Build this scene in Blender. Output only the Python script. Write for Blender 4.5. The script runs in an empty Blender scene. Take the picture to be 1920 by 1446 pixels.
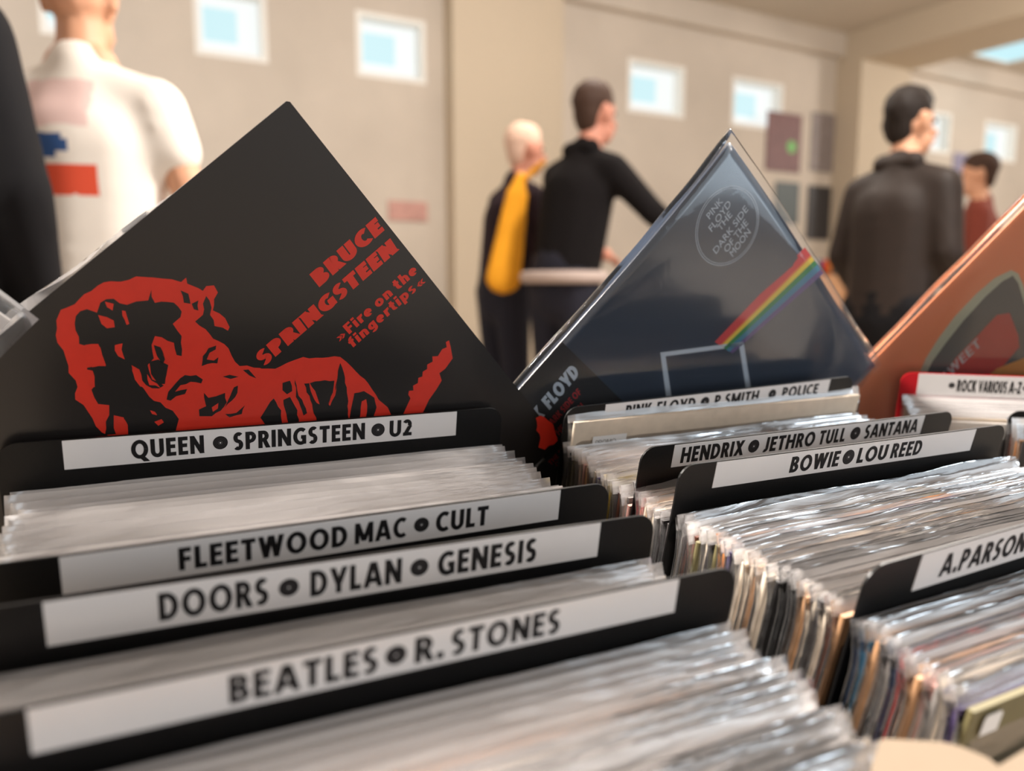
import bpy, bmesh, math, random
from mathutils import Vector, Matrix, noise

SC = bpy.context.scene
COL = SC.collection
# ------------------------------------------------------------------ camera, world, lamps, exposure
CAM = Vector((0, 0, 0.95))
FPX = 1450.0
PITCH = math.radians(7.5)
cam = bpy.data.cameras.new('camera')
cam.sensor_width = 36.0
cam.lens = FPX / 1920 * 36
cam.clip_start = 0.01
cam.dof.use_dof = True
cam.dof.focus_distance = 0.52
cam.dof.aperture_fstop = 3.8
cam_ob = bpy.data.objects.new('camera', cam)
COL.objects.link(cam_ob)
cam_ob.location = CAM
cam_ob.rotation_euler = (math.pi / 2 - PITCH, 0, 0)
SC.camera = cam_ob
SC.view_settings.view_transform = 'Standard'
SC.view_settings.look = 'None'
SC.view_settings.exposure = 0.0
SC.view_settings.gamma = 1.0
SC.view_settings.use_curve_mapping = False
SC.cycles.transparent_max_bounces = 24
SC.cycles.max_bounces = 8

world = bpy.data.worlds.new('world')
SC.world = world
world.use_nodes = True
world.node_tree.nodes['Background'].inputs[0].default_value = (1.0, 0.91, 0.84, 1)
world.node_tree.nodes['Background'].inputs[1].default_value = 0.62


def area_lamp(name, loc, aim, size, power, color, size_y=None):
    l = bpy.data.lights.new(name, 'AREA')
    l.energy = power
    l.color = color
    l.size = size
    if size_y:
        l.shape = 'RECTANGLE'
        l.size_y = size_y
    o = bpy.data.objects.new(name, l)
    COL.objects.link(o)
    o.location = loc
    o.rotation_euler = (Vector(aim) - Vector(loc)).to_track_quat('-Z', 'Y').to_euler()
    return o


WARM = (1.0, 0.925, 0.85)
area_lamp('hall_lamp_over_bins', (1.6, 1.7, 3.3), (0.3, 0.45, 0.8), 0.4, 225, WARM)
spine_fill = area_lamp('hall_lamp_over_aisle', (-1.9, 0.35, 2.9), (0.2, 0.5, 0.8), 0.5, 46, WARM)
spine_fill.data.spread = math.radians(72)      # unseen lamp added to light the spines, narrowed to miss the T-shirt
for nm, lc, pw in (('hall_globe_by_wall', (0.6, 4.0, 2.85), 95), ('hall_globe_far', (7.0, 6.7, 2.8), 230), ('hall_globe_middle', (4.3, 4.6, 2.95), 85)):  # unseen point lights added to brighten the ceiling and walls
    l = bpy.data.lights.new(nm, 'POINT')
    l.energy, l.color, l.shadow_soft_size = pw, WARM, 0.35
    o = bpy.data.objects.new(nm, l)
    COL.objects.link(o)
    o.location = lc
area_lamp('hall_lamp_beside', (-3.0, 2.6, 3.3), (-2.2, 4.0, 1.5), 1.2, 42, (1.0, 0.97, 0.94))
# unseen bluish light added to put a sheen on the dark blue cover
area_lamp('window_daylight', (3.0, -0.5, 1.22), (0.3, 0.6, 1.0), 2.0, 40, (0.72, 0.87, 1.0), 1.5)

# ------------------------------------------------------------------ geometry helpers
FWD = Vector((0, math.cos(PITCH), -math.sin(PITCH)))
UPV = Vector((0, math.sin(PITCH), math.cos(PITCH)))
RX = Vector((1, 0, 0))


def ray(px, py):
    return RX * ((px - 960) / FPX) + UPV * ((723 - py) / FPX) + FWD


def P(px, py, z):
    return CAM + ray(px, py) * z


def hit(px, py, o, n):
    d = ray(px, py)
    return CAM + d * ((o - CAM).dot(n) / d.dot(n))


class Frame:
    """A tray's own axes: u along the cards, w into the tray, v up the cards."""
    def __init__(self, o, yaw, lean, roll):
        y, l, r = map(math.radians, (yaw, lean, roll))
        ex = Vector((math.cos(y), math.sin(y), 0))
        en = Vector((-math.sin(y), math.cos(y), 0))
        up = Vector((0, 0, 1))
        up2 = up * math.cos(l) - en * math.sin(l)
        self.w = en * math.cos(l) + up * math.sin(l)
        self.u = ex * math.cos(r) - up2 * math.sin(r)
        self.v = up2 * math.cos(r) + ex * math.sin(r)
        self.o = Vector(o)

    def pt(self, u, w, v):
        return self.o + self.u * u + self.w * w + self.v * v

    def loc(self, p):
        d = p - self.o
        return d.dot(self.u), d.dot(self.w), d.dot(self.v)

    def mat(self, u, w, v):
        m = Matrix((self.u, self.w, self.v)).transposed().to_4x4()
        m.translation = self.pt(u, w, v)
        return m

    def pix(self, px, py, w):
        return self.loc(hit(px, py, self.pt(0, w, 0), self.w))


LEFT = Frame((-0.2709, 0.4571, 0.8565), 25.2, 10.0, 0.0)
RIGHT = Frame((0.1088, 0.5092, 0.8433), 26.4, 13.5, -0.5)


class MB:
    """Collects one mesh."""
    def __init__(self):
        self.v, self.f, self.m = [], [], []

    def poly(self, pts, mi=0):
        b = len(self.v)
        self.v += [tuple(p) for p in pts]
        self.f.append(tuple(range(b, b + len(pts))))
        self.m.append(mi)

    def mesh(self, verts, faces, mi=0):
        b = len(self.v)
        self.v += [tuple(p) for p in verts]
        for f in faces:
            self.f.append(tuple(b + i for i in f))
            self.m.append(mi)

    def box(self, lo, hi, mi=0, fn=None):
        x0, y0, z0 = lo
        x1, y1, z1 = hi
        vs = [(x0, y0, z0), (x1, y0, z0), (x1, y1, z0), (x0, y1, z0), (x0, y0, z1), (x1, y0, z1), (x1, y1, z1), (x0, y1, z1)]
        if fn:
            vs = [fn(*p) for p in vs]
        self.mesh(vs, [(3, 2, 1, 0), (4, 5, 6, 7), (0, 1, 5, 4), (1, 2, 6, 5), (2, 3, 7, 6), (3, 0, 4, 7)], mi)

    def prism(self, outline, t0, t1, mi=0):
        """outline in (x, z), extruded along y from t0 (front) to t1."""
        n = len(outline)
        vs = [(x, t0, z) for x, z in outline] + [(x, t1, z) for x, z in outline]
        fs = [tuple(range(n)), tuple(reversed(range(n, 2 * n)))]
        fs += [(i, i + n, (i + 1) % n + n, (i + 1) % n) for i in range(n)]
        self.mesh(vs, fs, mi)

    def disc(self, c, r, mi, n=28, y=0.0, r0=0.0, asp=1.0):
        cx, cz = c
        if r0 <= 0:
            self.poly([(cx + r * math.cos(2 * math.pi * k / n), y, cz + asp * r * math.sin(2 * math.pi * k / n)) for k in range(n)], mi)
        else:
            for k in range(n):
                a, b = 2 * math.pi * k / n, 2 * math.pi * (k + 1) / n
                self.poly([(cx + r0 * math.cos(a), y, cz + asp * r0 * math.sin(a)), (cx + r * math.cos(a), y, cz + asp * r * math.sin(a)),
                           (cx + r * math.cos(b), y, cz + asp * r * math.sin(b)), (cx + r0 * math.cos(b), y, cz + asp * r0 * math.sin(b))], mi)

    def data(self, name, mats, smooth=False):
        me = bpy.data.meshes.new(name)
        me.from_pydata(self.v, [], self.f)
        for m in mats:
            me.materials.append(m)
        me.polygons.foreach_set('material_index', self.m)
        if smooth:
            me.polygons.foreach_set('use_smooth', [True] * len(self.f))
        me.update()
        return me

    def obj(self, name, mats, parent=None, smooth=False, matrix=None):
        return link(name, self.data(name, mats if isinstance(mats, list) else [mats], smooth), parent, matrix)


def link(name, data, parent=None, matrix=None):
    o = bpy.data.objects.new(name, data)
    COL.objects.link(o)
    if matrix is not None:
        o.matrix_world = matrix
    if parent:
        o.parent = parent
    return o


def tag(o, label, cat, group=None):
    o['label'] = label
    o['category'] = cat
    if group:
        o['group'] = group
    return o


def structure(o):
    o['kind'] = 'structure'
    return o


def thing(name, label, cat, matrix, group=None):
    o = bpy.data.objects.new(name, None)
    o.empty_display_size = 0.05
    COL.objects.link(o)
    o.matrix_world = matrix
    return tag(o, label, cat, group)


# ------------------------------------------------------------------ materials
def srgb(r, g, b):
    def f(c):
        c /= 255.0
        return c / 12.92 if c <= 0.04045 else ((c + 0.055) / 1.055) ** 2.4
    return (f(r), f(g), f(b), 1)


def mat(name, rgb, rough=0.6, spec=0.5, noise_scale=0, noise_amt=0.1, bump=0, bump_scale=200, coat=0, coat_rough=0.1, sheen=0, metallic=0):
    m = bpy.data.materials.new(name)
    m.use_nodes = True
    nt = m.node_tree
    b = nt.nodes['Principled BSDF']
    col = rgb if len(rgb) == 4 else srgb(*rgb)
    b.inputs['Base Color'].default_value = col
    b.inputs['Roughness'].default_value = rough
    b.inputs['Specular IOR Level'].default_value = spec
    b.inputs['Coat Weight'].default_value = coat
    b.inputs['Coat Roughness'].default_value = coat_rough
    b.inputs['Sheen Weight'].default_value = sheen
    b.inputs['Metallic'].default_value = metallic
    tc = nt.nodes.new('ShaderNodeTexCoord')
    if noise_scale:
        n = nt.nodes.new('ShaderNodeTexNoise')
        n.inputs['Scale'].default_value = noise_scale
        n.inputs['Detail'].default_value = 4
        mx = nt.nodes.new('ShaderNodeMix')
        mx.data_type = 'RGBA'
        lo = tuple(max(0, c * (1 - noise_amt)) for c in col[:3]) + (1,)
        hi = tuple(min(1, c * (1 + noise_amt)) for c in col[:3]) + (1,)
        mx.inputs[6].default_value = lo
        mx.inputs[7].default_value = hi
        nt.links.new(tc.outputs['Object'], n.inputs['Vector'])
        nt.links.new(n.outputs['Fac'], mx.inputs[0])
        nt.links.new(mx.outputs[2], b.inputs['Base Color'])
    if bump:
        n = nt.nodes.new('ShaderNodeTexNoise')
        n.inputs['Scale'].default_value = bump_scale
        n.inputs['Detail'].default_value = 3
        bp = nt.nodes.new('ShaderNodeBump')
        bp.inputs['Strength'].default_value = bump
        bp.inputs['Distance'].default_value = 0.002
        nt.links.new(tc.outputs['Object'], n.inputs['Vector'])
        nt.links.new(n.outputs['Fac'], bp.inputs['Height'])
        nt.links.new(bp.outputs['Normal'], b.inputs['Normal'])
        if coat:
            nt.links.new(bp.outputs['Normal'], b.inputs['Coat Normal'])
    return m


def plastic(name, haze, tint, rough=0.16, bump=0.68, scale=(9, 60, 60), fres=1.6):
    """Thin clear film: mostly see-through, a little milky, with a wrinkled gloss."""
    m = bpy.data.materials.new(name)
    m.use_nodes = True
    nt = m.node_tree
    nt.nodes.clear()
    N = nt.nodes.new
    out = N('ShaderNodeOutputMaterial')
    tr = N('ShaderNodeBsdfTransparent')
    tr.inputs[0].default_value = (0.97, 0.97, 0.97, 1)
    di = N('ShaderNodeBsdfDiffuse')
    di.inputs[0].default_value = tint
    tl = N('ShaderNodeBsdfTranslucent')
    tl.inputs[0].default_value = tint
    gl = N('ShaderNodeBsdfGlossy')
    gl.inputs['Roughness'].default_value = rough
    gl.inputs[0].default_value = (1, 1, 1, 1)
    mm = N('ShaderNodeMixShader')
    mm.inputs[0].default_value = 0.4
    m1 = N('ShaderNodeMixShader')
    m1.inputs[0].default_value = haze
    m2 = N('ShaderNodeMixShader')
    fr = N('ShaderNodeFresnel')
    fr.inputs['IOR'].default_value = fres
    tc = N('ShaderNodeTexCoord')
    mp = N('ShaderNodeMapping')
    mp.inputs['Scale'].default_value = scale
    no = N('ShaderNodeTexNoise')
    no.inputs['Scale'].default_value = 1.0
    no.inputs['Detail'].default_value = 4
    no.inputs['Distortion'].default_value = 0.8
    bp = N('ShaderNodeBump')
    bp.inputs['Strength'].default_value = bump
    bp.inputs['Distance'].default_value = 0.004
    L = nt.links.new
    L(tc.outputs['Object'], mp.inputs['Vector'])
    L(mp.outputs[0], no.inputs['Vector'])
    L(no.outputs['Fac'], bp.inputs['Height'])
    for s in (gl, di):
        L(bp.outputs['Normal'], s.inputs['Normal'])
    L(bp.outputs['Normal'], fr.inputs['Normal'])
    L(di.outputs[0], mm.inputs[1])
    L(tl.outputs[0], mm.inputs[2])
    L(tr.outputs[0], m1.inputs[1])
    L(mm.outputs[0], m1.inputs[2])
    L(fr.outputs[0], m2.inputs[0])
    L(m1.outputs[0], m2.inputs[1])
    L(gl.outputs[0], m2.inputs[2])
    L(m2.outputs[0], out.inputs[0])
    return m


def emit(name, rgb, strength):
    m = bpy.data.materials.new(name)
    m.use_nodes = True
    b = m.node_tree.nodes['Principled BSDF']
    b.inputs['Base Color'].default_value = (0.02, 0.02, 0.02, 1)
    b.inputs['Emission Color'].default_value = srgb(*rgb)
    b.inputs['Emission Strength'].default_value = strength
    return m


M_BLACK = mat('black_plastic_card', (10, 9, 9), 0.42, 0.35, bump=0.05, bump_scale=900)
M_RED = mat('red_plastic_card', (190, 22, 34), 0.4, 0.4)
M_STRIP = mat('white_label_paper', (226, 222, 220), 0.6, 0.3, 60, 0.02)
M_INK = mat('label_ink', (20, 17, 18), 0.55, 0.3)
M_GROOVE = mat('disc_groove_ink', (58, 55, 56), 0.5, 0.3)
M_SLEEVE = plastic('clear_sleeve_film', 0.28, (0.93, 0.90, 0.90, 1))  # whiter than the tight film, for the reflections stacked in the flaps
M_HAZED = plastic('milky_sleeve_film', 0.52, (0.92, 0.885, 0.875, 1), 0.22)  # stronger white haze imitating stacked reflections, not a cloudier plastic
M_TIGHT = plastic('tight_sleeve_film', 0.06, (0.93, 0.92, 0.93, 1), 0.15, 0.3)
M_CLEAR = plastic('crisp_clear_film', 0.035, (0.9, 0.93, 0.97, 1), 0.05, 0.35, (9, 9, 9), 1.28)
M_CARTON = mat('beige_cardboard', (150, 134, 116), 0.8, 0.2, 40, 0.06)
M_CARTON_IN = mat('grey_cardboard', (120, 108, 94), 0.85, 0.2, 40, 0.06)
M_STICKER = mat('white_price_sticker', (232, 230, 228), 0.6, 0.3)
M_PEN = mat('pen_ink', (70, 66, 70), 0.6, 0.3)

# ------------------------------------------------------------------ lettering
_glyph = {}


def text_shape(s, bold=0.0):
    key = (s, bold)
    if key in _glyph:
        return _glyph[key]
    cu = bpy.data.curves.new('lettering', 'FONT')
    cu.body = s
    cu.size = 1.0
    cu.offset = bold
    cu.resolution_u = 4
    o = bpy.data.objects.new('lettering', cu)
    COL.objects.link(o)
    dg = bpy.context.evaluated_depsgraph_get()
    dg.update()
    me = bpy.data.meshes.new_from_object(o.evaluated_get(dg))
    vs = [(v.co.x, v.co.y) for v in me.vertices]
    fs = [tuple(p.vertices) for p in me.polygons]
    bpy.data.objects.remove(o)
    bpy.data.curves.remove(cu)
    bpy.data.meshes.remove(me)
    _glyph[key] = (vs, fs)
    return vs, fs


# a plain bold sans drawn stroke by stroke: V upright, B bar, D slanted stem, A arc; cap height 1
GLYPHS = {
    'A': (0.86, [('D', .10, 0, .40, 1), ('D', .76, 0, .46, 1), ('B', .22, .64, .29)]),
    'B': (0.66, [('V', 0, 0, 1), ('B', .1, .33, 'top'), ('B', .1, .35, .52), ('B', .1, .33, 'bot'), ('A', .32, .735, .29, .265, -90, 90), ('A', .33, .28, .33, .28, -90, 90)]),
    'C': (0.72, [('A', .46, .5, .46, .51, 52, 308)]),
    'D': (0.76, [('V', 0, 0, 1), ('B', .1, .31, 'top'), ('B', .1, .31, 'bot'), ('A', .30, .5, .46, .5, -90, 90)]),
    'E': (0.55, [('V', 0, 0, 1), ('B', .1, .55, 'top'), ('B', .1, .51, .52), ('B', .1, .55, 'bot')]),
    'F': (0.53, [('V', 0, 0, 1), ('B', .1, .53, 'top'), ('B', .1, .50, .49)]),
    'G': (0.80, [('A', .47, .5, .47, .51, 50, 318), ('V', 'r.80', .04, .52), ('B', .48, .80, .45)]),
    'H': (0.78, [('V', 0, 0, 1), ('V', 'r.78', 0, 1), ('B', .1, .7, .52)]),
    'I': (0.0, [('V', 0, 0, 1)]),
    'J': (0.40, [('V', 'r.40', .27, 1), ('A', .08, .27, .32, .28, 248, 360)]),
    'K': (0.72, [('V', 0, 0, 1), ('D', .26, .38, .60, 1), ('D', .62, 0, .30, .60)]),
    'L': (0.52, [('V', 0, 0, 1), ('B', .1, .52, 'bot')]),
    'M': (1.0, [('V', 0, 0, 1), ('V', 'r1.0', 0, 1), ('D', .50, .12, .13, 1), ('D', .50, .12, .87, 1)]),
    'N': (0.80, [('V', 0, 0, 1), ('V', 'r.80', 0, 1), ('D', .69, 0, .11, 1)]),
    'O': (0.94, [('A', .47, .5, .47, .515, 0, 360)]),
    'P': (0.62, [('V', 0, 0, 1), ('B', .1, .31, 'top'), ('B', .1, .31, .45), ('A', .30, .683, .32, .317, -90, 90)]),
    'Q': (0.94, [('A', .47, .5, .47, .515, 0, 360), ('D', .84, -.18, .50, .16)]),
    'R': (0.66, [('V', 0, 0, 1), ('B', .1, .31, 'top'), ('B', .1, .31, .47), ('A', .30, .69, .32, .31, -90, 90), ('D', .58, 0, .34, .50)]),
    'S': (0.58, [('A', .31, 'su', .30, 'sr', 42, 272), ('A', .27, 'sl', .30, 'sr', -138, 92)]),
    'T': (0.64, [('B', 0, .64, 'top'), ('V', 'c.32', 0, 1)]),
    'U': (0.74, [('V', 0, .34, 1), ('V', 'r.74', .34, 1), ('A', .37, .35, .37, .365, 180, 360)]),
    'V': (0.82, [('D', .41, 0, .10, 1), ('D', .41, 0, .72, 1)]),
    'W': (1.14, [('D', .34, 0, .10, 1), ('D', .32, 0, .55, 1), ('D', .82, 0, .59, 1), ('D', .80, 0, 1.04, 1)]),
    'X': (0.78, [('D', .10, 0, .66, 1), ('D', .68, 0, .12, 1)]),
    'Y': (0.76, [('V', 'c.38', 0, .46), ('D', .36, .36, .10, 1), ('D', .40, .36, .66, 1)]),
    'Z': (0.62, [('B', 0, .62, 'top'), ('B', 0, .62, 'bot'), ('D', .12, .08, .50, .92)]),
    '2': (0.56, [('A', .25, .70, .30, .31, -30, 150), ('D', .14, .08, .44, .60), ('B', 0, .56, 'bot')]),
    '1': (0.34, [('V', 'r.34', 0, 1), ('D', .06, .72, .24, .98)]),
    '5': (0.52, [('B', .06, .50, 'top'), ('V', .06, .5, 1), ('A', .22, .32, .31, .33, -130, 120)]),
    '-': (0.30, [('B', 0, .30, .36)]),
    '.': (0.0, [('V', 0, 0, .2)]),
    ' ': (0.12, []),
    'i': (0.0, [('V', 0, 0, .70), ('V', 0, .80, 1.0)]),
    'r': (0.40, [('V', 0, 0, .70), ('A', .40, .40, .36, .32, 80, 160)]),
    'e': (0.62, [('A', .31, .35, .31, .36, 0, 305), ('B', .1, .58, .34)]),
    'o': (0.66, [('A', .33, .35, .33, .36, 0, 360)]),
    'n': (0.60, [('V', 0, 0, .70), ('V', 'r.60', 0, .42), ('A', .30, .40, .30, .31, 0, 180)]),
    'h': (0.60, [('V', 0, 0, 1), ('V', 'r.60', 0, .42), ('A', .30, .40, .30, .31, 0, 180)]),
    't': (0.44, [('V', .08, .2, .95), ('B', 0, .42, .62), ('A', .36, .22, .28, .23, 180, 290)]),
    'f': (0.44, [('V', .08, 0, .75), ('B', 0, .42, .62), ('A', .36, .76, .28, .25, 70, 180)]),
    'g': (0.62, [('A', .31, .37, .31, .34, 0, 360), ('V', 'r.62', .0, .70), ('A', .31, .02, .31, .28, 215, 360)]),
    'p': (0.64, [('V', 0, -.28, .70), ('A', .32, .35, .32, .36, 0, 360)]),
    's': (0.50, [('A', .25, .515, .25, .205, 35, 272), ('A', .24, .205, .25, .205, -140, 92)]),
    '\u00bb': (0.50, [('D', .26, .38, .08, .66), ('D', .08, .10, .26, .38), ('D', .48, .38, .30, .66), ('D', .30, .10, .48, .38)]),
    '\u00ab': (0.50, [('D', .08, .38, .26, .66), ('D', .26, .10, .08, .38), ('D', .30, .38, .48, .66), ('D', .48, .10, .30, .38)]),
}


def stroke_text(s, T):
    """Lettering as quads; T is the upright stroke's weight against cap height 1."""
    gap = 0.13 if T < 0.28 else 0.075
    key = ('stroke', s, T)
    if key in _glyph:
        return _glyph[key]
    t = T * 0.84
    vs, fs = [], []

    def quad(*pts):
        b0 = len(vs)
        vs.extend(pts)
        fs.append(tuple(range(b0, b0 + len(pts))))
    x = 0.0
    for ch in s:
        wd, parts = GLYPHS[ch]
        wd = max(wd, T) if ch != ' ' else wd
        for p in parts:
            if p[0] == 'V':
                x0 = p[1]
                if isinstance(x0, str):
                    x0 = float(x0[1:]) - (T if x0[0] == 'r' else T / 2)
                y1 = p[3] if ch != '.' else T * 1.05
                quad((x + x0, p[2]), (x + x0 + T, p[2]), (x + x0 + T, y1), (x + x0, y1))
            elif p[0] == 'B':
                yc = {'top': 1 - t / 2, 'bot': t / 2}.get(p[3], p[3])
                quad((x + p[1], yc - t / 2), (x + p[2], yc - t / 2), (x + p[2], yc + t / 2), (x + p[1], yc + t / 2))
            elif p[0] == 'D':
                dx, dy = p[3] - p[1], p[4] - p[2]
                h = T * 0.98 * min(1.7, math.hypot(dx, dy) / abs(dy)) / 2
                quad((x + p[1] - h, p[2]), (x + p[1] + h, p[2]), (x + p[3] + h, p[4]), (x + p[3] - h, p[4]))
            else:
                sr = (1.03 + t) / 4
                cy = {'su': 1.015 - sr, 'sl': -0.015 + sr}.get(p[2], p[2])
                rx, ry = p[3], (sr if p[4] == 'sr' else p[4])
                n = max(6, int(abs(p[6] - p[5]) / 11))
                for k in range(n):
                    a, b_ = (math.radians(p[5] + (p[6] - p[5]) * q / n) for q in (k, k + 1))
                    ix, iy = max(0.01, rx - T), max(0.01, ry - t)
                    quad((x + p[1] + ix * math.cos(a), cy + iy * math.sin(a)), (x + p[1] + rx * math.cos(a), cy + ry * math.sin(a)),
                         (x + p[1] + rx * math.cos(b_), cy + ry * math.sin(b_)), (x + p[1] + ix * math.cos(b_), cy + iy * math.sin(b_)))
        x += wd + gap
    _glyph[key] = (vs, fs)
    return vs, fs


def put_text(mb, s, bl, br, tl, y, mi, weight=0.2, fine=False):
    """Write s in the (x, z) plane at depth y: bl/br = base line ends, tl = cap top at the start."""
    if fine:
        vs, fs = text_shape(s, 0.0)
        ys = [v[1] for v in text_shape('H', 0.0)[0]]
        c0, c1 = min(ys), max(ys)
    else:
        vs, fs = stroke_text(s, weight)
        c0, c1 = 0.0, 1.0
    x0, x1 = min(v[0] for v in vs), max(v[0] for v in vs)
    bl, br, tl = Vector(bl), Vector(br), Vector(tl)
    out = []
    for x, yy in vs:
        p = bl + (br - bl) * ((x - x0) / (x1 - x0)) + (tl - bl) * ((yy - c0) / (c1 - c0))
        out.append((p.x, y, p.y))
    if not fine:                       # strokes lie one on another, never in one plane
        for k, f in enumerate(fs):
            for i in f:
                out[i] = (out[i][0], y - 6e-6 * (k % 18), out[i][2])
    mb.mesh(out, fs, mi)


# ------------------------------------------------------------------ divider cards
def rounded(x0, x1, z0, z1, r, n=6):
    pts = [(x0, z0), (x1, z0)]
    pts += [(x1 - r + r * math.cos(a), z1 - r + r * math.sin(a)) for a in [math.pi / 2 * k / n for k in range(n + 1)]]
    pts += [(x0 + r + r * math.cos(a), z1 - r + r * math.sin(a)) for a in [math.pi / 2 + math.pi / 2 * k / n for k in range(n + 1)]]
    return pts


def divider(label, fr, w, ends, strip_px, words, height_frac=0.66, card=M_BLACK, vtop=0.0, below=-0.352, strip_h=None, cat='divider card', bold=0.248):
    """ends = (u0, u1) of the card, strip_px = (TL, BL, TR) pixels of the white strip, words = [(text, px0, px1)] or ('*', px, rpx)."""
    u0, u1 = ends
    t = thing('divider_card', label, cat, fr.mat(0, w, 0))
    tl = fr.pix(*strip_px[0], w)
    bl = fr.pix(*strip_px[1], w)
    tr = fr.pix(*strip_px[2], w)
    h = strip_h or (tl[2] - bl[2])
    top0, top1 = tl[2], tr[2]
    zt = lambda u: top0 + (top1 - top0) * (u - tl[0]) / (tr[0] - tl[0])
    b = MB()
    b.prism([(x, z if z < -0.1 else z + zt(x) + 0.0006) for x, z in rounded(u0, u1, below, 0.0, 0.011)], -0.0007, 0.0007)
    b.obj('card', card, t)
    s = MB()
    y = -0.0010
    s.mesh([(tl[0], y, top0), (tr[0], y, top1), (tr[0], y, top1 - h), (tl[0], y, top0 - h),
            (tl[0], -0.0007, top0), (tr[0], -0.0007, top1), (tr[0], -0.0007, top1 - h), (tl[0], -0.0007, top0 - h)],
           [(3, 2, 1, 0), (0, 1, 5, 4), (2, 3, 7, 6), (0, 4, 7, 3), (1, 2, 6, 5)], 0)
    TLp, TRp = Vector(strip_px[0]), Vector(strip_px[2])
    BLp = Vector(strip_px[1])

    def u_at(px, side):
        k = (px - TLp.x) / (TRp.x - TLp.x)
        py = TLp.y + (TRp.y - TLp.y) * k + (BLp.y - TLp.y) * side
        return fr.pix(px, py, w)[0]
    cap = h * height_frac
    for it in words:
        if it[0] == '*':
            u = u_at(it[1], 0.5)
            r = abs(u_at(it[1] + it[2], 0.5) - u_at(it[1] - it[2], 0.5)) / 2
            zc = zt(u) - h * 0.5
            s.disc((u, zc), r, 1, 32, y - 0.0001)
            s.disc((u, zc), r * 0.80, 2, 32, y - 0.00015, r * 0.74)
            s.disc((u, zc), r * 0.60, 2, 32, y - 0.00015, r * 0.54)
            s.disc((u, zc), r * 0.38, 2, 24, y - 0.00015)
            s.disc((u, zc), r * 0.10, 0, 12, y - 0.0002)
        else:
            ua, ub = u_at(it[1], 0.82), u_at(it[2], 0.82)
            za, zb = zt(ua) - h * (0.5 + height_frac / 2), zt(ub) - h * (0.5 + height_frac / 2)
            put_text(s, it[0], (ua, za), (ub, zb), (ua, za + cap), y - 0.0001, 1, bold)
    s.obj('label_strip', [M_STRIP, M_INK, M_GROOVE], t)
    return t


WA, WB, WC, WD = 0.0, -0.1454, -0.1922, -0.2582
divider('black divider card with white strip standing in front of the tilted black and red cover', LEFT, WA, (-0.034, 0.291),
        ((116, 826), (121, 880), (856, 771)), [('QUEEN', 247, 384), ('*', 413, 14), ('SPRINGSTEEN', 438, 684), ('*', 708, 12.5), ('U2', 729, 771)], 0.66, vtop=0.001)
divider('black divider card with white strip, second behind the front one of the black-and-red-cover tray', LEFT, WB, (-0.028, 0.297),
        ((111, 1044), (120, 1113), (1050, 918)), [('FLEETWOOD', 336, 650), ('MAC', 664, 760), ('*', 789, 14), ('CULT', 815, 912)], 0.64, vtop=0.002)
divider('black divider card with white strip, directly behind the front one of the black-and-red-cover tray', LEFT, WC, (-0.028, 0.297),
        ((80, 1128), (90, 1210), (1125, 979)), [('DOORS', 299, 503), ('*', 541, 19), ('DYLAN', 581, 752), ('*', 785, 17), ('GENESIS', 818, 1001)], 0.66, vtop=0.008)
divider('large black divider card with white strip, front one of the black-and-red-cover tray', LEFT, WD, (-0.028, 0.297),
        ((50, 1328), (62, 1411), (1271, 1084)), [('BEATLES', 430, 706), ('*', 741, 20), ('R.', 775, 829), ('STONES', 843, 1044)], 0.68, vtop=0.007)
WH, WE, WF, WG = 0.10, 0.0, -0.0437, -0.173
divider('black divider card, its strip half covered by clear film, below the dark blue cover', RIGHT, WH, (-0.026, 0.288),
        ((1135, 758), (1130, 792), (1556, 711)), [('PINK', 1170, 1218), ('FLOYD', 1228, 1300), ('*', 1320, 8), ('P.SMITH', 1336, 1418), ('*', 1446, 7), ('POLICE', 1462, 1529)], 0.66, vtop=-0.0125)
divider('black divider card with white strip of three names, second from back in dark-blue-cover tray', RIGHT, WE, (-0.026, 0.291),
        ((1264, 834), (1254, 876), (1733, 778)), [('HENDRIX', 1273, 1390), ('*', 1411, 10), ('JETHRO', 1427, 1522), ('TULL', 1530, 1579), ('*', 1601, 9), ('SANTANA', 1615, 1714)], 0.71, vtop=0.001)
divider('black divider card with white strip of two names, third from back in dark-blue-cover tray', RIGHT, WF, (-0.030, 0.291),
        ((1343, 866), (1334, 914), (1829, 804)), [('BOWIE', 1476, 1567), ('*', 1588, 10.5), ('LOU', 1601, 1656), ('REED', 1664, 1720)], 0.66, vtop=0.0095)
divider('black divider card with white strip, front one of the dark-blue-cover tray', RIGHT, WG, (-0.022, 0.30),
        ((1728, 1038), (1709, 1106), (2250, 892)), [('A.PARSONS', 1752, 1926)], 0.62, vtop=0.020)

# ------------------------------------------------------------------ sleeved records in the trays
SLEEVE_H, JACKET_H, FLOOR_V = 0.329, 0.313, -0.353


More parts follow.
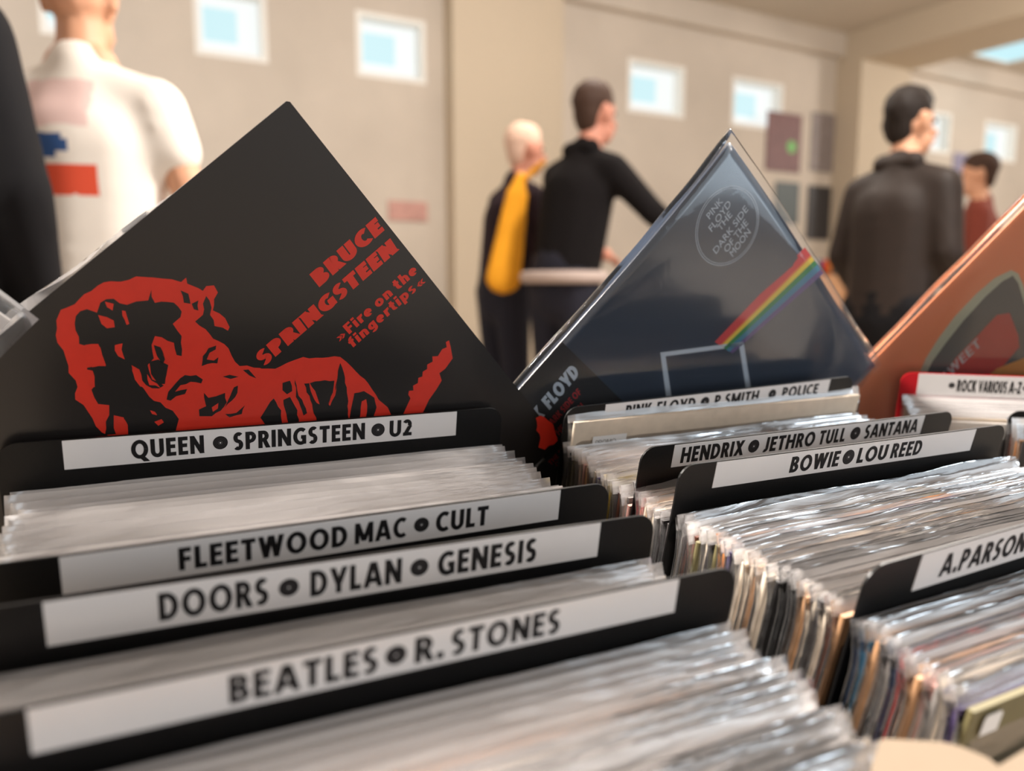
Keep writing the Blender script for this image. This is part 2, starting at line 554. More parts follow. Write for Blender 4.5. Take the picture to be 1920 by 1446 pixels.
def sleeve_mesh(seed, wrinkle=1.0, width=0.322, short=0.0):
    """An open-topped film bag, wavier towards its mouth."""
    rnd = random.Random(seed)
    nu = 30
    rows = [0, 0.16, 0.26, 0.295, 0.305, 0.312, 0.318 - short * 0.35, 0.324 - short * 0.7, 0.329 - short]
    b = MB()
    off = Vector((rnd.uniform(0, 50), rnd.uniform(0, 50), rnd.uniform(0, 50)))
    limp = rnd.uniform(0.009, 0.012) * (1 - short * 45)
    grid = []
    for side in (-1, 1):
        for j, z in enumerate(rows):
            k = max(0.0, (z - 0.295) / (0.034 - short))
            row = []
            for i in range(nu + 1):
                u = -0.003 + width * i / nu
                half = 0.00185 * (1 - 0.75 * k)
                if i in (0, nu):
                    half *= 0.4
                wob = noise.noise(Vector((u * 14, z * 30, 0)) + off) * 0.0011 * k * wrinkle
                fine = noise.noise(Vector((u * 60, z * 90, side * 3.0)) + off) * 0.0005 * k * wrinkle
                dz = noise.noise(Vector((u * 9, 5.0, 0)) + off) * 0.0016 * k * wrinkle
                row.append(len(b.v))
                b.v.append((u, side * half + wob + fine + limp * k ** 1.7, z + dz - 0.25 * limp * k))
            grid.append(row)
    n = len(rows)
    for s in (0, 1):
        for j in range(n - 1):
            r0, r1 = grid[s * n + j], grid[s * n + j + 1]
            for i in range(nu):
                q = (r0[i], r0[i + 1], r1[i + 1], r1[i])
                b.f.append(q if s == 0 else tuple(reversed(q)))
                b.m.append(1 if rows[j] >= 0.312 else 0)
    for j in range(n - 1):
        for i in (0, nu):
            b.f.append((grid[j][i], grid[n + j][i], grid[n + j + 1][i], grid[j + 1][i]))
            b.m.append(0)
    return b.data('plastic_sleeve', [M_TIGHT, M_SLEEVE], True)


SLEEVES = [sleeve_mesh(s, 0.8) for s in range(8)]
SHORT = [sleeve_mesh(30 + s, 1.2, 0.321, 0.0085) for s in range(8)]
CRUMPLED = [sleeve_mesh(100 + s, 2.6, 0.326, 0.004) for s in range(2)]


def jacket_mesh():
    """A folded card jacket: closed along the spine, with a slot at its mouth side."""
    b = MB()
    t = 0.00145
    x1 = 0.3135
    out = [(0.0006, -t), (x1, -t), (x1, -t * 0.35), (0.30, -t * 0.3), (0.30, t * 0.3), (x1, t * 0.35), (x1, t), (0.0006, t), (0, t * 0.5), (0, -t * 0.5)]
    n = len(out)
    vs = [(x, y, 0) for x, y in out] + [(x, y, JACKET_H) for x, y in out]
    fs = [tuple(reversed(range(n))), tuple(range(n, 2 * n))] + [(i, (i + 1) % n, (i + 1) % n + n, i + n) for i in range(n)]
    b.mesh(vs, fs)
    me = b.data('jacket', [None])
    return me


JACKET = jacket_mesh()
COLOURS = {
    'cream': (216, 200, 180), 'tan': (176, 134, 98), 'brown': (92, 52, 38), 'black': (24, 22, 22), 'white': (226, 220, 214),
    'grey': (128, 122, 118), 'dark grey': (62, 58, 58), 'navy': (34, 48, 74), 'teal': (40, 100, 132), 'red': (196, 40, 42),
    'yellow': (226, 190, 50), 'orange': (206, 130, 58), 'olive': (110, 102, 70), 'purple': (64, 52, 88), 'pink': (200, 150, 140), 'green': (58, 92, 66)}


def spine_mat(name, rgb):
    """Jacket card with faint lettering-like wear along it."""
    m = mat('jacket_card_' + name.replace(' ', '_'), rgb, 0.55, 0.35, 90, 0.16)
    return m


JMAT = {k: spine_mat(k, v) for k, v in COLOURS.items()}
ORD = ['first', 'second', 'third', 'fourth', 'fifth', 'sixth', 'seventh', 'eighth', 'ninth', 'tenth', 'eleventh', 'twelfth', 'thirteenth', 'fourteenth',
       'fifteenth', 'sixteenth', 'seventeenth', 'eighteenth', 'nineteenth', 'twentieth', 'twenty-first', 'twenty-second', 'twenty-third', 'twenty-fourth',
       'twenty-fifth', 'twenty-sixth', 'twenty-seventh', 'twenty-eighth', 'twenty-ninth', 'thirtieth']
RND = random.Random(4)


def record_row(fr, w_from, w_to, n, where, group, colours, u=-0.028, ju=0.004, v=0.0, jv=0.002, hazed=0.25, crumpled=(), urun=0.0, special=None, bag=0.0, raised={}, vrun=0.0, bags=None):
    """n sleeved records from just in front of w_from towards the viewer down to w_to."""
    for k in range(n):
        f = (k + 0.5) / n
        w = w_from + (w_to - w_from) * f
        c = colours[k % len(colours)]
        du = u + urun * f + RND.uniform(-ju, ju)
        dv = FLOOR_V + v + vrun * f + RND.uniform(-jv, jv) + raised.get(k, 0.0)
        ang = Matrix.Rotation(RND.uniform(-0.004, 0.004), 4, 'Y')
        r = thing('sleeved_record', f'{ORD[k]} {c} record before {where}', 'record', fr.mat(du, w, dv) @ ang, group)
        j = link('jacket', JACKET, r)
        j.material_slots[0].link = 'OBJECT'
        j.material_slots[0].material = JMAT[c]
        s = link('plastic_sleeve', CRUMPLED[k % 2] if k in crumpled else (bags or SLEEVES)[RND.randrange(8)], r)
        s.material_slots[1].link = 'OBJECT'
        s.material_slots[1].material = M_HAZED if RND.random() < hazed else M_SLEEVE
        if bag:
            s.scale = (1, 1, 1 + bag)
        if special and k in special:
            special[k](r)


record_row(LEFT, WA - 0.006, WB + 0.006, 15, 'the divider under the black and red cover', 'records in the black-and-red-cover tray, back section',
           ['grey', 'white', 'dark grey', 'cream', 'white', 'olive', 'white', 'grey'], u=-0.024, urun=0.004, v=-0.002)
record_row(LEFT, WC - 0.005, WD + 0.005, 8, 'the second divider of the black-and-red-cover tray', 'records in the black-and-red-cover tray, middle section',
           ['dark grey', 'cream', 'white', 'grey', 'brown', 'cream'], u=-0.024, v=0.003)
record_row(LEFT, WD - 0.005, -0.362, 15, 'the front divider of the black-and-red-cover tray', 'records in the black-and-red-cover tray, front section',
           ['black', 'dark grey', 'white', 'orange', 'cream', 'white', 'cream', 'dark grey', 'white', 'white', 'navy', 'cream', 'white'], u=-0.020, v=0.004, ju=0.005)


def price_note(r):
    b = MB()
    b.poly([(0.018, -0.0023, 0.283), (0.050, -0.0023, 0.283), (0.050, -0.0023, 0.300), (0.018, -0.0023, 0.300)], 0)
    put_text(b, 'PROMO', (0.021, 0.2925), (0.040, 0.2925), (0.021, 0.2965), -0.0024, 1, 0.1)
    put_text(b, '15', (0.042, 0.286), (0.047, 0.286), (0.042, 0.2905), -0.0024, 1, 0.1)
    b.obj('price_note', [M_STICKER, M_PEN], r.children[0] if r.children[0].name.startswith('jacket') else r.children[1])


record_row(RIGHT, WH - 0.004, WE + 0.005, 20, 'the divider under the dark blue cover', 'records in the dark-blue-cover tray, back section',
           ['cream', 'black', 'olive', 'dark grey', 'cream', 'pink', 'tan', 'brown', 'black', 'cream', 'purple', 'cream', 'white', 'yellow', 'olive', 'dark grey', 'brown', 'tan', 'grey', 'pink'],
           u=-0.022, v=-0.005, ju=0.002, hazed=0.45, special={0: price_note}, raised={0: 0.0225}, bags=SHORT)
record_row(RIGHT, WE - 0.005, WF + 0.005, 7, 'the three-name divider of the dark-blue-cover tray', 'records between the close pair of dividers',
           ['red', 'cream', 'tan', 'cream', 'grey', 'dark grey', 'dark grey'], u=-0.026, v=0.004, hazed=0.4, crumpled=(0,), bags=SHORT)
record_row(RIGHT, WF - 0.005, WG + 0.006, 28, 'the two-name divider of the dark-blue-cover tray', 'records in the dark-blue-cover tray, middle section',
           ['grey', 'dark grey', 'brown', 'brown', 'olive', 'cream', 'dark grey', 'olive', 'orange', 'purple', 'dark grey', 'grey', 'cream', 'cream', 'tan',
            'white', 'cream', 'white', 'black', 'black', 'black', 'black', 'tan', 'cream', 'dark grey', 'cream', 'brown', 'tan'], u=-0.026, v=0.008, vrun=0.016, urun=0.008, bags=SHORT, ju=0.0025, hazed=0.4, crumpled=(3, 4))


def front_sticker(r):
    b = MB()
    pts = rounded(0.008, 0.020, 0.299, 0.3095, 0.002, 4)
    b.prism(pts, -0.0028, -0.0024)
    b.obj('price_sticker', M_STICKER, [c for c in r.children if c.name.startswith('plastic')][0])


record_row(RIGHT, WG - 0.006, -0.236, 15, 'the front divider of the dark-blue-cover tray', 'records in the dark-blue-cover tray, front section',
           ['navy', 'teal', 'tan', 'black', 'grey', 'navy', 'red', 'brown', 'tan', 'pink', 'grey', 'cream', 'cream', 'purple', 'olive'], u=-0.022, v=0.025, ju=0.002, hazed=0.4, bags=SHORT,
           special={14: front_sticker})

# ------------------------------------------------------------------ display records, stood on one corner
M_COVER_DARK = mat('dark_glossy_cover', (22, 18, 17), 0.34, 0.5, 6, 0.15, bump=0.02, bump_scale=25, coat=0.4, coat_rough=0.22)
M_PRINT_RED = mat('red_cover_print', (206, 46, 28), 0.45, 0.35, 120, 0.08, coat=0.3, coat_rough=0.25)
M_PRINT_DARK = mat('dark_cover_print', (22, 18, 17), 0.4, 0.4, coat=0.4, coat_rough=0.25)
M_COVER_BLUE = mat('deep_blue_cover', (42, 54, 72), 0.30, 0.5, 5, 0.15, bump=0.03, bump_scale=14, coat=0.9, coat_rough=0.14)
M_COVER_ORANGE = mat('orange_cover', (226, 138, 90), 0.4, 0.4, 6, 0.08, coat=0.5, coat_rough=0.15)


class Cover:
    """The plane of a display record: pixel positions measured on the photograph become points on the printed card."""
    def __init__(self, fr, w, lean, apex, right_hint, side):
        self.n = (fr.w * math.cos(lean) + fr.v * math.sin(lean)).normalized()
        self.o = fr.pt(0, w, 0)
        a = hit(*apex, self.o, self.n)
        r = hit(*right_hint, self.o, self.n)
        er = (r - a).normalized()                   # apex -> right corner
        el = -(er.cross(self.n)).normalized()       # apex -> left corner
        if el.dot(fr.u) > 0:
            el = -el
        self.er, self.el, self.a, self.side = er, el, a, side
        # local axes: x = left corner -> apex, z = right corner -> apex ; y = depth
        self.x, self.z = -el, -er
        self.y = self.n
        self.org = a + el * side + er * side        # the lowest corner
        m = Matrix((self.x, self.y, self.z)).transposed().to_4x4()
        m.translation = self.org
        self.matrix = m

    def px(self, p):
        d = hit(p[0], p[1], self.o, self.n) - self.org
        return (d.dot(self.x), d.dot(self.z))


def zoomed(pts, ox, oy, k):
    return [(ox + x * k, oy + y * k) for x, y in pts]


def tri_poly(mb, pts, y, mi):
    """Fill a drawn outline (may be concave)."""
    bm = bmesh.new()
    vs = [bm.verts.new((p[0], y, p[1])) for p in pts]
    f = bm.faces.new(vs)
    f.normal_update()
    bmesh.ops.triangulate(bm, faces=[f])
    bm.verts.index_update()
    mb.mesh([v.co[:] for v in bm.verts], [[v.index for v in q.verts] for q in bm.faces], mi)
    bm.free()


def rough_edge(pts, seed, step=0.0035, amp=0.0011):
    """A torn, stencil-like outline."""
    rnd = random.Random(seed)
    out = []
    for a, b in zip(pts, pts[1:] + pts[:1]):
        a, b = Vector(a), Vector(b)
        n = max(1, int((b - a).length / step))
        d = (b - a)
        nr = Vector((-d.y, d.x)).normalized() if d.length else Vector((0, 0))
        for k in range(n):
            p = a + d * (k / n)
            if k:
                p = p + nr * rnd.uniform(-amp, amp)
            out.append((p.x, p.y))
    return out


def film_bag(name, parent, side, dx, dz, seed, material, y0=-0.0026, y1=0.0026, wob=0.001, curled=0):
    """A crisp clear bag round a display record, with a soft wavy rim."""
    b = MB()
    n = 34
    off = Vector((seed, seed * 2.3, 0))
    idx = {}
    for s, y in ((0, y0), (1, y1)):
        for j in range(n + 1):
            for i in range(n + 1):
                u, v = i / n, j / n
                e = min(u, v, 1 - u, 1 - v)
                k = max(0.0, 1 - e / 0.06)
                x = dx + u * side
                z = dz + v * side
                yy = y * (1 - 0.8 * k) + noise.noise(Vector((x * 9, z * 9, s)) + off) * wob * (0.25 + k)
                x += noise.noise(Vector((z * 20, 7, 0)) + off) * 0.0015 * k
                z += noise.noise(Vector((x * 20, 3, 0)) + off) * 0.0015 * k
                idx[s, i, j] = len(b.v)
                b.v.append((x, yy, z))
    for s in (0, 1):
        for j in range(n):
            for i in range(n):
                q = (idx[s, i, j], idx[s, i + 1, j], idx[s, i + 1, j + 1], idx[s, i, j + 1])
                b.f.append(q if s == 0 else tuple(reversed(q)))
                b.m.append(0)
    rim = [(i, 0) for i in range(n)] + [(n, j) for j in range(n)] + [(n - i, n) for i in range(n)] + [(0, n - j) for j in range(n)]
    for p, q in zip(rim, rim[1:] + rim[:1]):
        b.f.append((idx[(0,) + p], idx[(1,) + p], idx[(1,) + q], idx[(0,) + q]))
        b.m.append(0)
    if curled:
        curl(b, curled)
    return b.obj(name, material, parent, True)


def cover_slab(b, side, t=0.0014, r=0.0015):
    b.prism([(r, 0), (side - r, 0), (side, r), (side, side - r), (side - r, side), (r, side), (0, side - r), (0, r)], -t, t, 0)


# --- black and red cover
cv = Cover(LEFT, 0.010, 0.0, (540, 187), (1048, 827), 0.3235)
t = thing('display_record', 'tilted black record cover printed with a red guitarist and red lettering', 'record', cv.matrix)
b = MB()
cover_slab(b, cv.side)
L1, L2, L3, L4 = -0.00150, -0.00158, -0.00166, -0.00174
Z5 = lambda pts: [cv.px(p) for p in zoomed(pts, 80, 500, 400 / 1920)]
Z6 = lambda pts: [cv.px(p) for p in zoomed(pts, 460, 400, 420 / 1518)]
head = [(165, 385), (230, 360), (330, 290), (440, 215), (500, 165), (610, 128), (700, 132), (840, 85), (1000, 95), (1160, 110), (1245, 135), (1290, 95), (1300, 150),
        (1400, 190), (1440, 215), (1470, 172), (1540, 165), (1575, 230), (1540, 290), (1530, 390), (1640, 460), (1680, 540), (1665, 572), (1620, 545), (1545, 530),
        (1505, 430), (1500, 300), (1470, 260), (1440, 330), (1440, 430), (1370, 490), (1500, 600), (1670, 730), (1700, 800), (1770, 890), (1900, 905), (2000, 930), (2000, 1470),
        (1180, 1500), (900, 1540), (600, 1520), (480, 1430), (450, 1360), (370, 1240), (295, 1190), (300, 1020), (235, 950), (215, 830), (190, 750), (135, 680), (125, 480)]
tri_poly(b, rough_edge(Z5(head), 1), L1, 1)
hair_dark = [(300, 440), (400, 378), (490, 410), (520, 320), (640, 285), (760, 340), (840, 310), (950, 300), (978, 205), (1010, 322), (1180, 320), (1250, 400), (1240, 450), (1170, 510),
             (1210, 570), (1250, 620), (1250, 800), (1205, 790), (1180, 680), (1010, 620), (980, 700), (1000, 820), (945, 880), (985, 1010), (1090, 1065), (1050, 1090), (930, 1060), (870, 920), (800, 880), (830, 1010),
             (905, 1085), (960, 1165), (1060, 1215), (1170, 1290), (1225, 1365), (1190, 1500), (1000, 1530), (770, 1520), (740, 1370), (640, 1330), (660, 1500), (560, 1510), (600, 1330), (600, 1240),
             (500, 1230), (440, 1100), (470, 1070), (400, 905), (570, 890), (520, 720), (330, 690)]
tri_poly(b, rough_edge(Z5(hair_dark), 2), L2, 2)
for k, pts in enumerate([
        [(500, 430), (580, 450), (640, 480), (650, 540), (580, 550), (530, 510)], [(715, 390), (745, 395), (780, 510), (755, 520)],
        [(650, 700), (720, 685), (710, 740), (740, 830), (680, 800), (650, 750)], [(560, 310), (640, 330), (630, 390), (580, 360)],
        [(810, 885), (860, 930), (905, 1060), (880, 1075), (830, 1010)], [(940, 960), (980, 1020), (1060, 1085), (960, 1060)],
        [(640, 1330), (730, 1350), (770, 1480), (700, 1460)], [(965, 1285), (1010, 1300), (1030, 1330), (985, 1320)], [(1005, 1390), (1070, 1365), (1090, 1395), (1040, 1425)],
        [(380, 700), (500, 690), (570, 880), (450, 900), (390, 860)], [(400, 920), (450, 930), (470, 1080), (420, 1040)],
        [(1070, 700), (1130, 690), (1190, 800), (1140, 870), (1085, 800)]]):
    tri_poly(b, rough_edge(Z5(pts), 10 + k, 0.003, 0.0008), L3, 1)
for k, pts in enumerate([
        [(1115, 1190), (1130, 1120), (1200, 1040), (1280, 970), (1380, 970), (1440, 1010), (1425, 1045), (1330, 1030), (1240, 1060), (1190, 1120), (1300, 1095), (1280, 1140), (1200, 1160), (1150, 1200)],
        [(1430, 890), (1440, 800), (1490, 730), (1560, 705), (1555, 740), (1500, 770), (1475, 830), (1540, 840), (1580, 810), (1570, 865), (1480, 870)],
        [(1620, 985), (1680, 968), (1760, 985), (1690, 1005)],
        [(1450, 1130), (1490, 1175), (1560, 1160), (1640, 1130), (1655, 1215), (1600, 1290), (1520, 1340), (1410, 1340), (1405, 1280), (1470, 1250)],
        [(1670, 1190), (1720, 1080), (1755, 1065), (1750, 1130), (1700, 1200), (1640, 1260)],
        [(1640, 1320), (1740, 1310), (1820, 1240), (1790, 1320), (1680, 1350)],
        [(1000, 700), (1060, 720), (1100, 830), (1080, 880), (1030, 800)],
        [(960, 850), (1040, 830), (1130, 880), (1100, 1050), (1040, 1050), (975, 960)],
        [(1240, 210), (1310, 240), (1330, 330), (1270, 320)], [(1340, 330), (1400, 300), (1400, 390), (1360, 380)],
        [(1800, 925), (1850, 920), (1920, 1000), (1860, 975)]]):
    tri_poly(b, rough_edge(Z5(pts), 40 + k, 0.003, 0.0006), L3, 2)
tri_poly(b, Z5([(1520, 1260), (1580, 1220), (1575, 1270), (1530, 1300)]), L4, 1)
body = [(-60, 1080), (0, 1040), (60, 1045), (200, 1050), (280, 1010), (390, 970), (430, 980), (600, 965), (640, 970), (720, 1040), (830, 1150), (900, 1260), (960, 1310), (1000, 1400), (700, 1480), (300, 1520), (-60, 1540)]
tri_poly(b, rough_edge(Z6(body), 3, 0.004, 0.0004), L1 - 0.00002, 1)
for k, pts in enumerate([
        [(250, 1145), (300, 1130), (315, 1200), (280, 1222), (250, 1195)], [(330, 1090), (350, 1200), (415, 1350), (392, 1365), (340, 1240)],
        [(395, 1150), (470, 1135), (600, 1130), (590, 1210), (555, 1290), (605, 1230), (625, 1060), (640, 1010), (665, 1080), (690, 1240), (700, 1420), (490, 1440), (450, 1290)],
        [(735, 1215), (800, 1200), (870, 1245), (885, 1310), (860, 1390), (690, 1440), (720, 1290)],
        [(150, 1300), (190, 1250), (240, 1330), (250, 1440), (140, 1440), (100, 1380)], [(255, 1260), (300, 1240), (350, 1330), (360, 1420), (290, 1420)]]):
    tri_poly(b, rough_edge(Z6(pts), 70 + k, 0.003, 0.0006), L3, 2)
for k, pts in enumerate([[(770, 1390), (785, 1270), (815, 1255), (822, 1300), (812, 1380)], [(560, 1290), (610, 1190), (620, 1120), (605, 1230), (570, 1300)],
                         [(430, 1140), (470, 1200), (500, 1290), (480, 1280), (440, 1200)]]):
    tri_poly(b, rough_edge(Z6(pts), 80 + k, 0.003, 0.0004), L4, 1)
neck = [(1060, 1370), (1115, 1250), (1100, 1225), (1105, 1200), (1135, 1197), (1133, 1165), (1165, 1147), (1168, 1112), (1195, 1103), (1198, 1070), (1228, 1052), (1228, 1022), (1265, 1002),
        (1263, 967), (1300, 965), (1330, 917), (1360, 905), (1354, 870), (1375, 858), (1386, 900), (1400, 980), (1350, 1050), (1310, 1080), (1326, 1130), (1290, 1190), (1240, 1260), (1185, 1375)]
tri_poly(b, Z6(neck), L1, 1)
tri_poly(b, rough_edge([cv.px(p) for p in [(1003, 783), (1012, 778), (1030, 790), (1038, 805), (1044, 825), (1020, 842), (1008, 838), (1012, 820), (1004, 806)]], 95), L1, 1)


def cover_text(c, mb, s, bl, br, tl, y, mi, weight, fine=False):
    put_text(mb, s, c.px(bl), c.px(br), c.px(tl), y, mi, weight, fine)


cover_text(cv, b, 'BRUCE', (598, 538), (720, 431), (579, 514), L2, 1, 0.34)
cover_text(cv, b, 'SPRINGSTEEN', (494, 687), (748, 467), (476, 665), L2, 1, 0.34)
cover_text(cv, b, 'Fire on the', (654, 626), (783, 509), (641, 611), L2, 1, 0.26)
cover_text(cv, b, 'fingertips', (660, 652), (780, 544), (648, 637), L2, 1, 0.26)
cover_text(cv, b, '\u00bb', (636, 641), (650, 629), (626, 629), L2, 1, 0.13)
cover_text(cv, b, '\u00ab', (785, 541), (798, 529), (775, 529), L2, 1, 0.13)
b.obj('cover', [M_COVER_DARK, M_PRINT_RED, M_PRINT_DARK], t)
fb = film_bag('plastic_sleeve', t, cv.side, 0, 0, 1.3, M_SLEEVE, y0=0.0022, y1=0.0036)
pv = Matrix.Translation((cv.side * 0.72, 0, cv.side))
fb.matrix_local = pv @ Matrix.Rotation(math.radians(3.2), 4, 'Y') @ pv.inverted()

# --- dark blue cover, its top corner curled a little backwards to catch the added sheen light
def curl(mb, side, reach=0.105, k=0.75):
    out = []
    for x, y, z in mb.v:
        d = max(0.0, (x + z) / math.sqrt(2) - (side * math.sqrt(2) - reach))
        out.append((x, y + k * d * d, z))
    mb.v = out


def fine_slab(b, side, t=0.0014, n=40):
    for y, flip in ((-t, False), (t, True)):
        base = len(b.v)
        b.v += [(side * i / n, y, side * j / n) for j in range(n + 1) for i in range(n + 1)]
        for j in range(n):
            for i in range(n):
                q = [base + j * (n + 1) + i, base + j * (n + 1) + i + 1, base + (j + 1) * (n + 1) + i + 1, base + (j + 1) * (n + 1) + i]
                b.f.append(tuple(reversed(q)) if flip else tuple(q))
                b.m.append(0)
    m = (n + 1) ** 2
    rim = list(range(n)) + [i * (n + 1) + n for i in range(n)] + [n * (n + 1) + n - i for i in range(n)] + [(n - i) * (n + 1) for i in range(n)]
    for p, q in zip(rim, rim[1:] + rim[:1]):
        b.f.append((p, p + m, q + m, q))
        b.m.append(0)


cb = Cover(RIGHT, 0.128, math.radians(3), (1380, 270), (1632, 674), 0.313)
t = thing('display_record', 'tilted dark blue record cover with a rainbow stripe and a round sticker', 'record', cb.matrix)
b = MB()
fine_slab(b, cb.side)
RAIN = [(206, 62, 66), (222, 128, 60), (226, 198, 70), (44, 130, 74), (62, 128, 158), (98, 78, 128)]
M_RAIN = [mat('stripe_print_%d' % i, c, 0.4, 0.4, coat=0.4, coat_rough=0.15) for i, c in enumerate(RAIN)]
M_SILVER = mat('silver_print', (196, 204, 214), 0.45, 0.4)
M_OBI = mat('black_paper_band', (24, 20, 22), 0.4, 0.4, coat=0.5, coat_rough=0.2)
M_OBI_RED = mat('red_band_print', (190, 44, 48), 0.5, 0.3)
MATS = [M_COVER_BLUE] + M_RAIN + [M_SILVER, M_OBI, M_OBI_RED]
e0, e1 = (Vector((1338, 640)), Vector((1371, 662)))
f0, f1 = (Vector((1507, 463)), Vector((1542, 512)))
cuts = [0, 0.30, 0.36, 0.50, 0.66, 0.84, 1.0]
for i in range(6):
    q = [e0.lerp(e1, cuts[i]), e0.lerp(e1, cuts[i + 1]), f0.lerp(f1, cuts[i + 1]), f0.lerp(f1, cuts[i])]
    b.poly([(cb.px(p)[0], L1, cb.px(p)[1]) for p in q], 1 + i)
quad_o = [cb.px(p) for p in [(1236, 660), (1392, 640), (1408, 742), (1250, 764)]]
quad_i = [cb.px(p) for p in [(1246, 667), (1384, 649), (1398, 736), (1259, 756)]]
for i in range(4):
    j = (i + 1) % 4
    b.poly([(p[0], L1, p[1]) for p in (quad_o[i], quad_o[j], quad_i[j], quad_i[i])], 7)
cc = cb.px((1364, 425))
rad = 0.5 * (Vector(cb.px((1364, 354))) - Vector(cb.px((1364, 497)))).length
b.disc(cc, rad, 7, 72, L1, rad * 0.982)
b.disc(cc, rad * 0.945, 7, 72, L1, rad * 0.93)
for s, bl, br in [('PINK', (1331, 412), (1358, 379)), ('FLOYD', (1334, 435), (1373, 384)), ('THE', (1350, 434), (1374, 404)),
                  ('DARK SIDE', (1341, 476), (1404, 394)), ('OF THE', (1361, 474), (1403, 419)), ('MOON', (1372, 481), (1407, 436))]:
    tl = (bl[0] - 6.5, bl[1] - 8.5)
    cover_text(cb, b, s, bl, br, tl, L1, 7, 0.1, True)
curl(b, cb.side)
b.obj('cover', MATS, t, True)
band = MB()
XB = cb.px((1100, 687))[0]
band.prism([(-0.0006, -0.0006), (XB, -0.0006), (XB, cb.side + 0.0006), (-0.0006, cb.side + 0.0006)], -0.0021, -0.0016, 0)
for s, bl, br, tl, mi, bo in [('PINK', (974, 832), (1020, 776), (958, 813), 1, 0.3), ('FLOYD', (1028, 767), (1085, 699), (1012, 748), 1, 0.3),
                              ('DARK SIDE OF', (1027, 804), (1088, 735), (1019, 795), 2, 0.22), ('THE MOON', (1040, 822), (1094, 762), (1032, 813), 2, 0.22),
                              ('THE STUDIO', (1031, 871), (1080, 818), (1025, 864), 2, 0.22), ('ON', (1042, 873), (1052, 862), (1037, 867), 2, 0.22)]:
    cover_text(cb, band, s, bl, br, tl, -0.0022, mi, bo)
band.obj('paper_band', [M_OBI, M_SILVER, M_OBI_RED], t)
film_bag('plastic_sleeve', t, cb.side + 0.013, -0.006, -0.006, 5.1, M_CLEAR, y0=-0.0036, y1=0.0036, wob=0.0016, curled=cb.side)

# ------------------------------------------------------------------ third tray: red divider and orange cover
THIRD = Frame(P(1723, 700, 0.78), -13.0, 12.0, 0.5)
divider('red divider card with white strip standing below the tilted orange cover', THIRD, 0.0, (-0.016, 0.30),
        ((1723, 700), (1714, 739), (2180, 716)), [('*', 1784, 6), ('ROCK', 1792, 1828), ('VARIOUS', 1832, 1885), ('A-Z', 1889, 1912), ('*', 1923, 6)], 0.56, card=M_RED, vtop=0.001, cat='divider card')
record_row(THIRD, -0.005, -0.050, 10, 'the red divider', 'records in the red-divider tray', ['cream', 'tan', 'white', 'pink', 'cream', 'white', 'grey', 'tan', 'cream', 'white', 'cream', 'olive', 'tan'],
           u=-0.010, v=0.010, ju=0.002, hazed=0.6, bags=SHORT)
b = MB()
t = thing('divider_card', 'black divider card at the photo edge, in front of the red one', 'divider card', THIRD.mat(0, -0.055, 0))
uu = THIRD.pix(1893, 770, -0.055)
b.prism(rounded(uu[0], uu[0] + 0.31, -0.352, uu[2], 0.010), -0.0007, 0.0007)
b.obj('card', M_BLACK, t)
record_row(THIRD, -0.060, -0.085, 5, 'the edge divider of the red-divider tray', 'records in the red-divider tray, front', ['brown', 'cream', 'orange', 'tan', 'dark grey'], u=uu[0] + 0.004, v=0.004, ju=0.002)

co = Cover(THIRD, 0.014, math.radians(4), (1998, 310), (2290, 610), 0.316)
# the orange cover's rising edge is known: from (1605, 705) to (1920, 388)
a_, c_ = hit(1606, 706, co.o, co.n), hit(1920, 389, co.o, co.n)
ex = (c_ - a_).normalized()
ez = ex.cross(co.n)
if ez.z < 0:
    ez = -ez
co.x, co.z = ex, ez
left_corner = a_ - ex * 0.045
co.org = left_corner - ez * co.side
m_ = Matrix((co.x, co.y, co.z)).transposed().to_4x4()
if m_.determinant() < 0:
    co.y = -co.y
    m_ = Matrix((co.x, co.y, co.z)).transposed().to_4x4()
m_.translation = co.org
co.matrix = m_
t = thing('display_record', 'tilted orange record cover with an oval picture and red panel', 'record', co.matrix)
b = MB()
cover_slab(b, co.side)
M_RIM = mat('pale_green_print', (178, 192, 176), 0.4, 0.4, coat=0.4)
M_SLATE = mat('slate_print', (66, 74, 80), 0.35, 0.4, 20, 0.3, coat=0.5)
M_PANEL = mat('red_panel_print', (180, 46, 38), 0.4, 0.4, 30, 0.15, coat=0.4)
M_GOLD = mat('ochre_print', (204, 150, 70), 0.4, 0.4)
oval = [(1722, 702), (1735, 672), (1760, 632), (1790, 592), (1830, 550), (1865, 520), (1895, 506), (1908, 512), (1918, 535), (1935, 600), (1960, 700), (1950, 760), (1722, 760)]
inner = [(1735, 702), (1748, 676), (1774, 640), (1806, 600), (1846, 556), (1878, 527), (1898, 516), (1908, 530), (1920, 570), (1945, 690), (1940, 750), (1735, 750)]
tri_poly(b, [co.px(p) for p in oval], L1, 1)
tri_poly(b, [co.px(p) for p in inner], L2, 2)
tri_poly(b, [co.px(p) for p in [(1766, 712), (1790, 672), (1868, 590), (1892, 586), (1908, 628), (1910, 650), (1850, 720)]], L3, 3)
tri_poly(b, [co.px(p) for p in [(1872, 598), (1890, 594), (1902, 628), (1880, 644)]], L4, 3)
tri_poly(b, [co.px(p) for p in [(1842, 712), (1868, 690), (1925, 668), (1940, 720)]], L4, 4)
cover_text(co, b, 'SWEET', (1770, 716), (1839, 646), (1762, 703), L4, 5, 0.17)
b.obj('cover', [M_COVER_ORANGE, M_RIM, M_SLATE, M_PANEL, M_GOLD, M_SILVER], t)
film_bag('plastic_sleeve', t, co.side + 0.012, -0.008, -0.003, 8.2, M_CLEAR, y0=-0.0036, y1=0.0036, wob=0.0016)

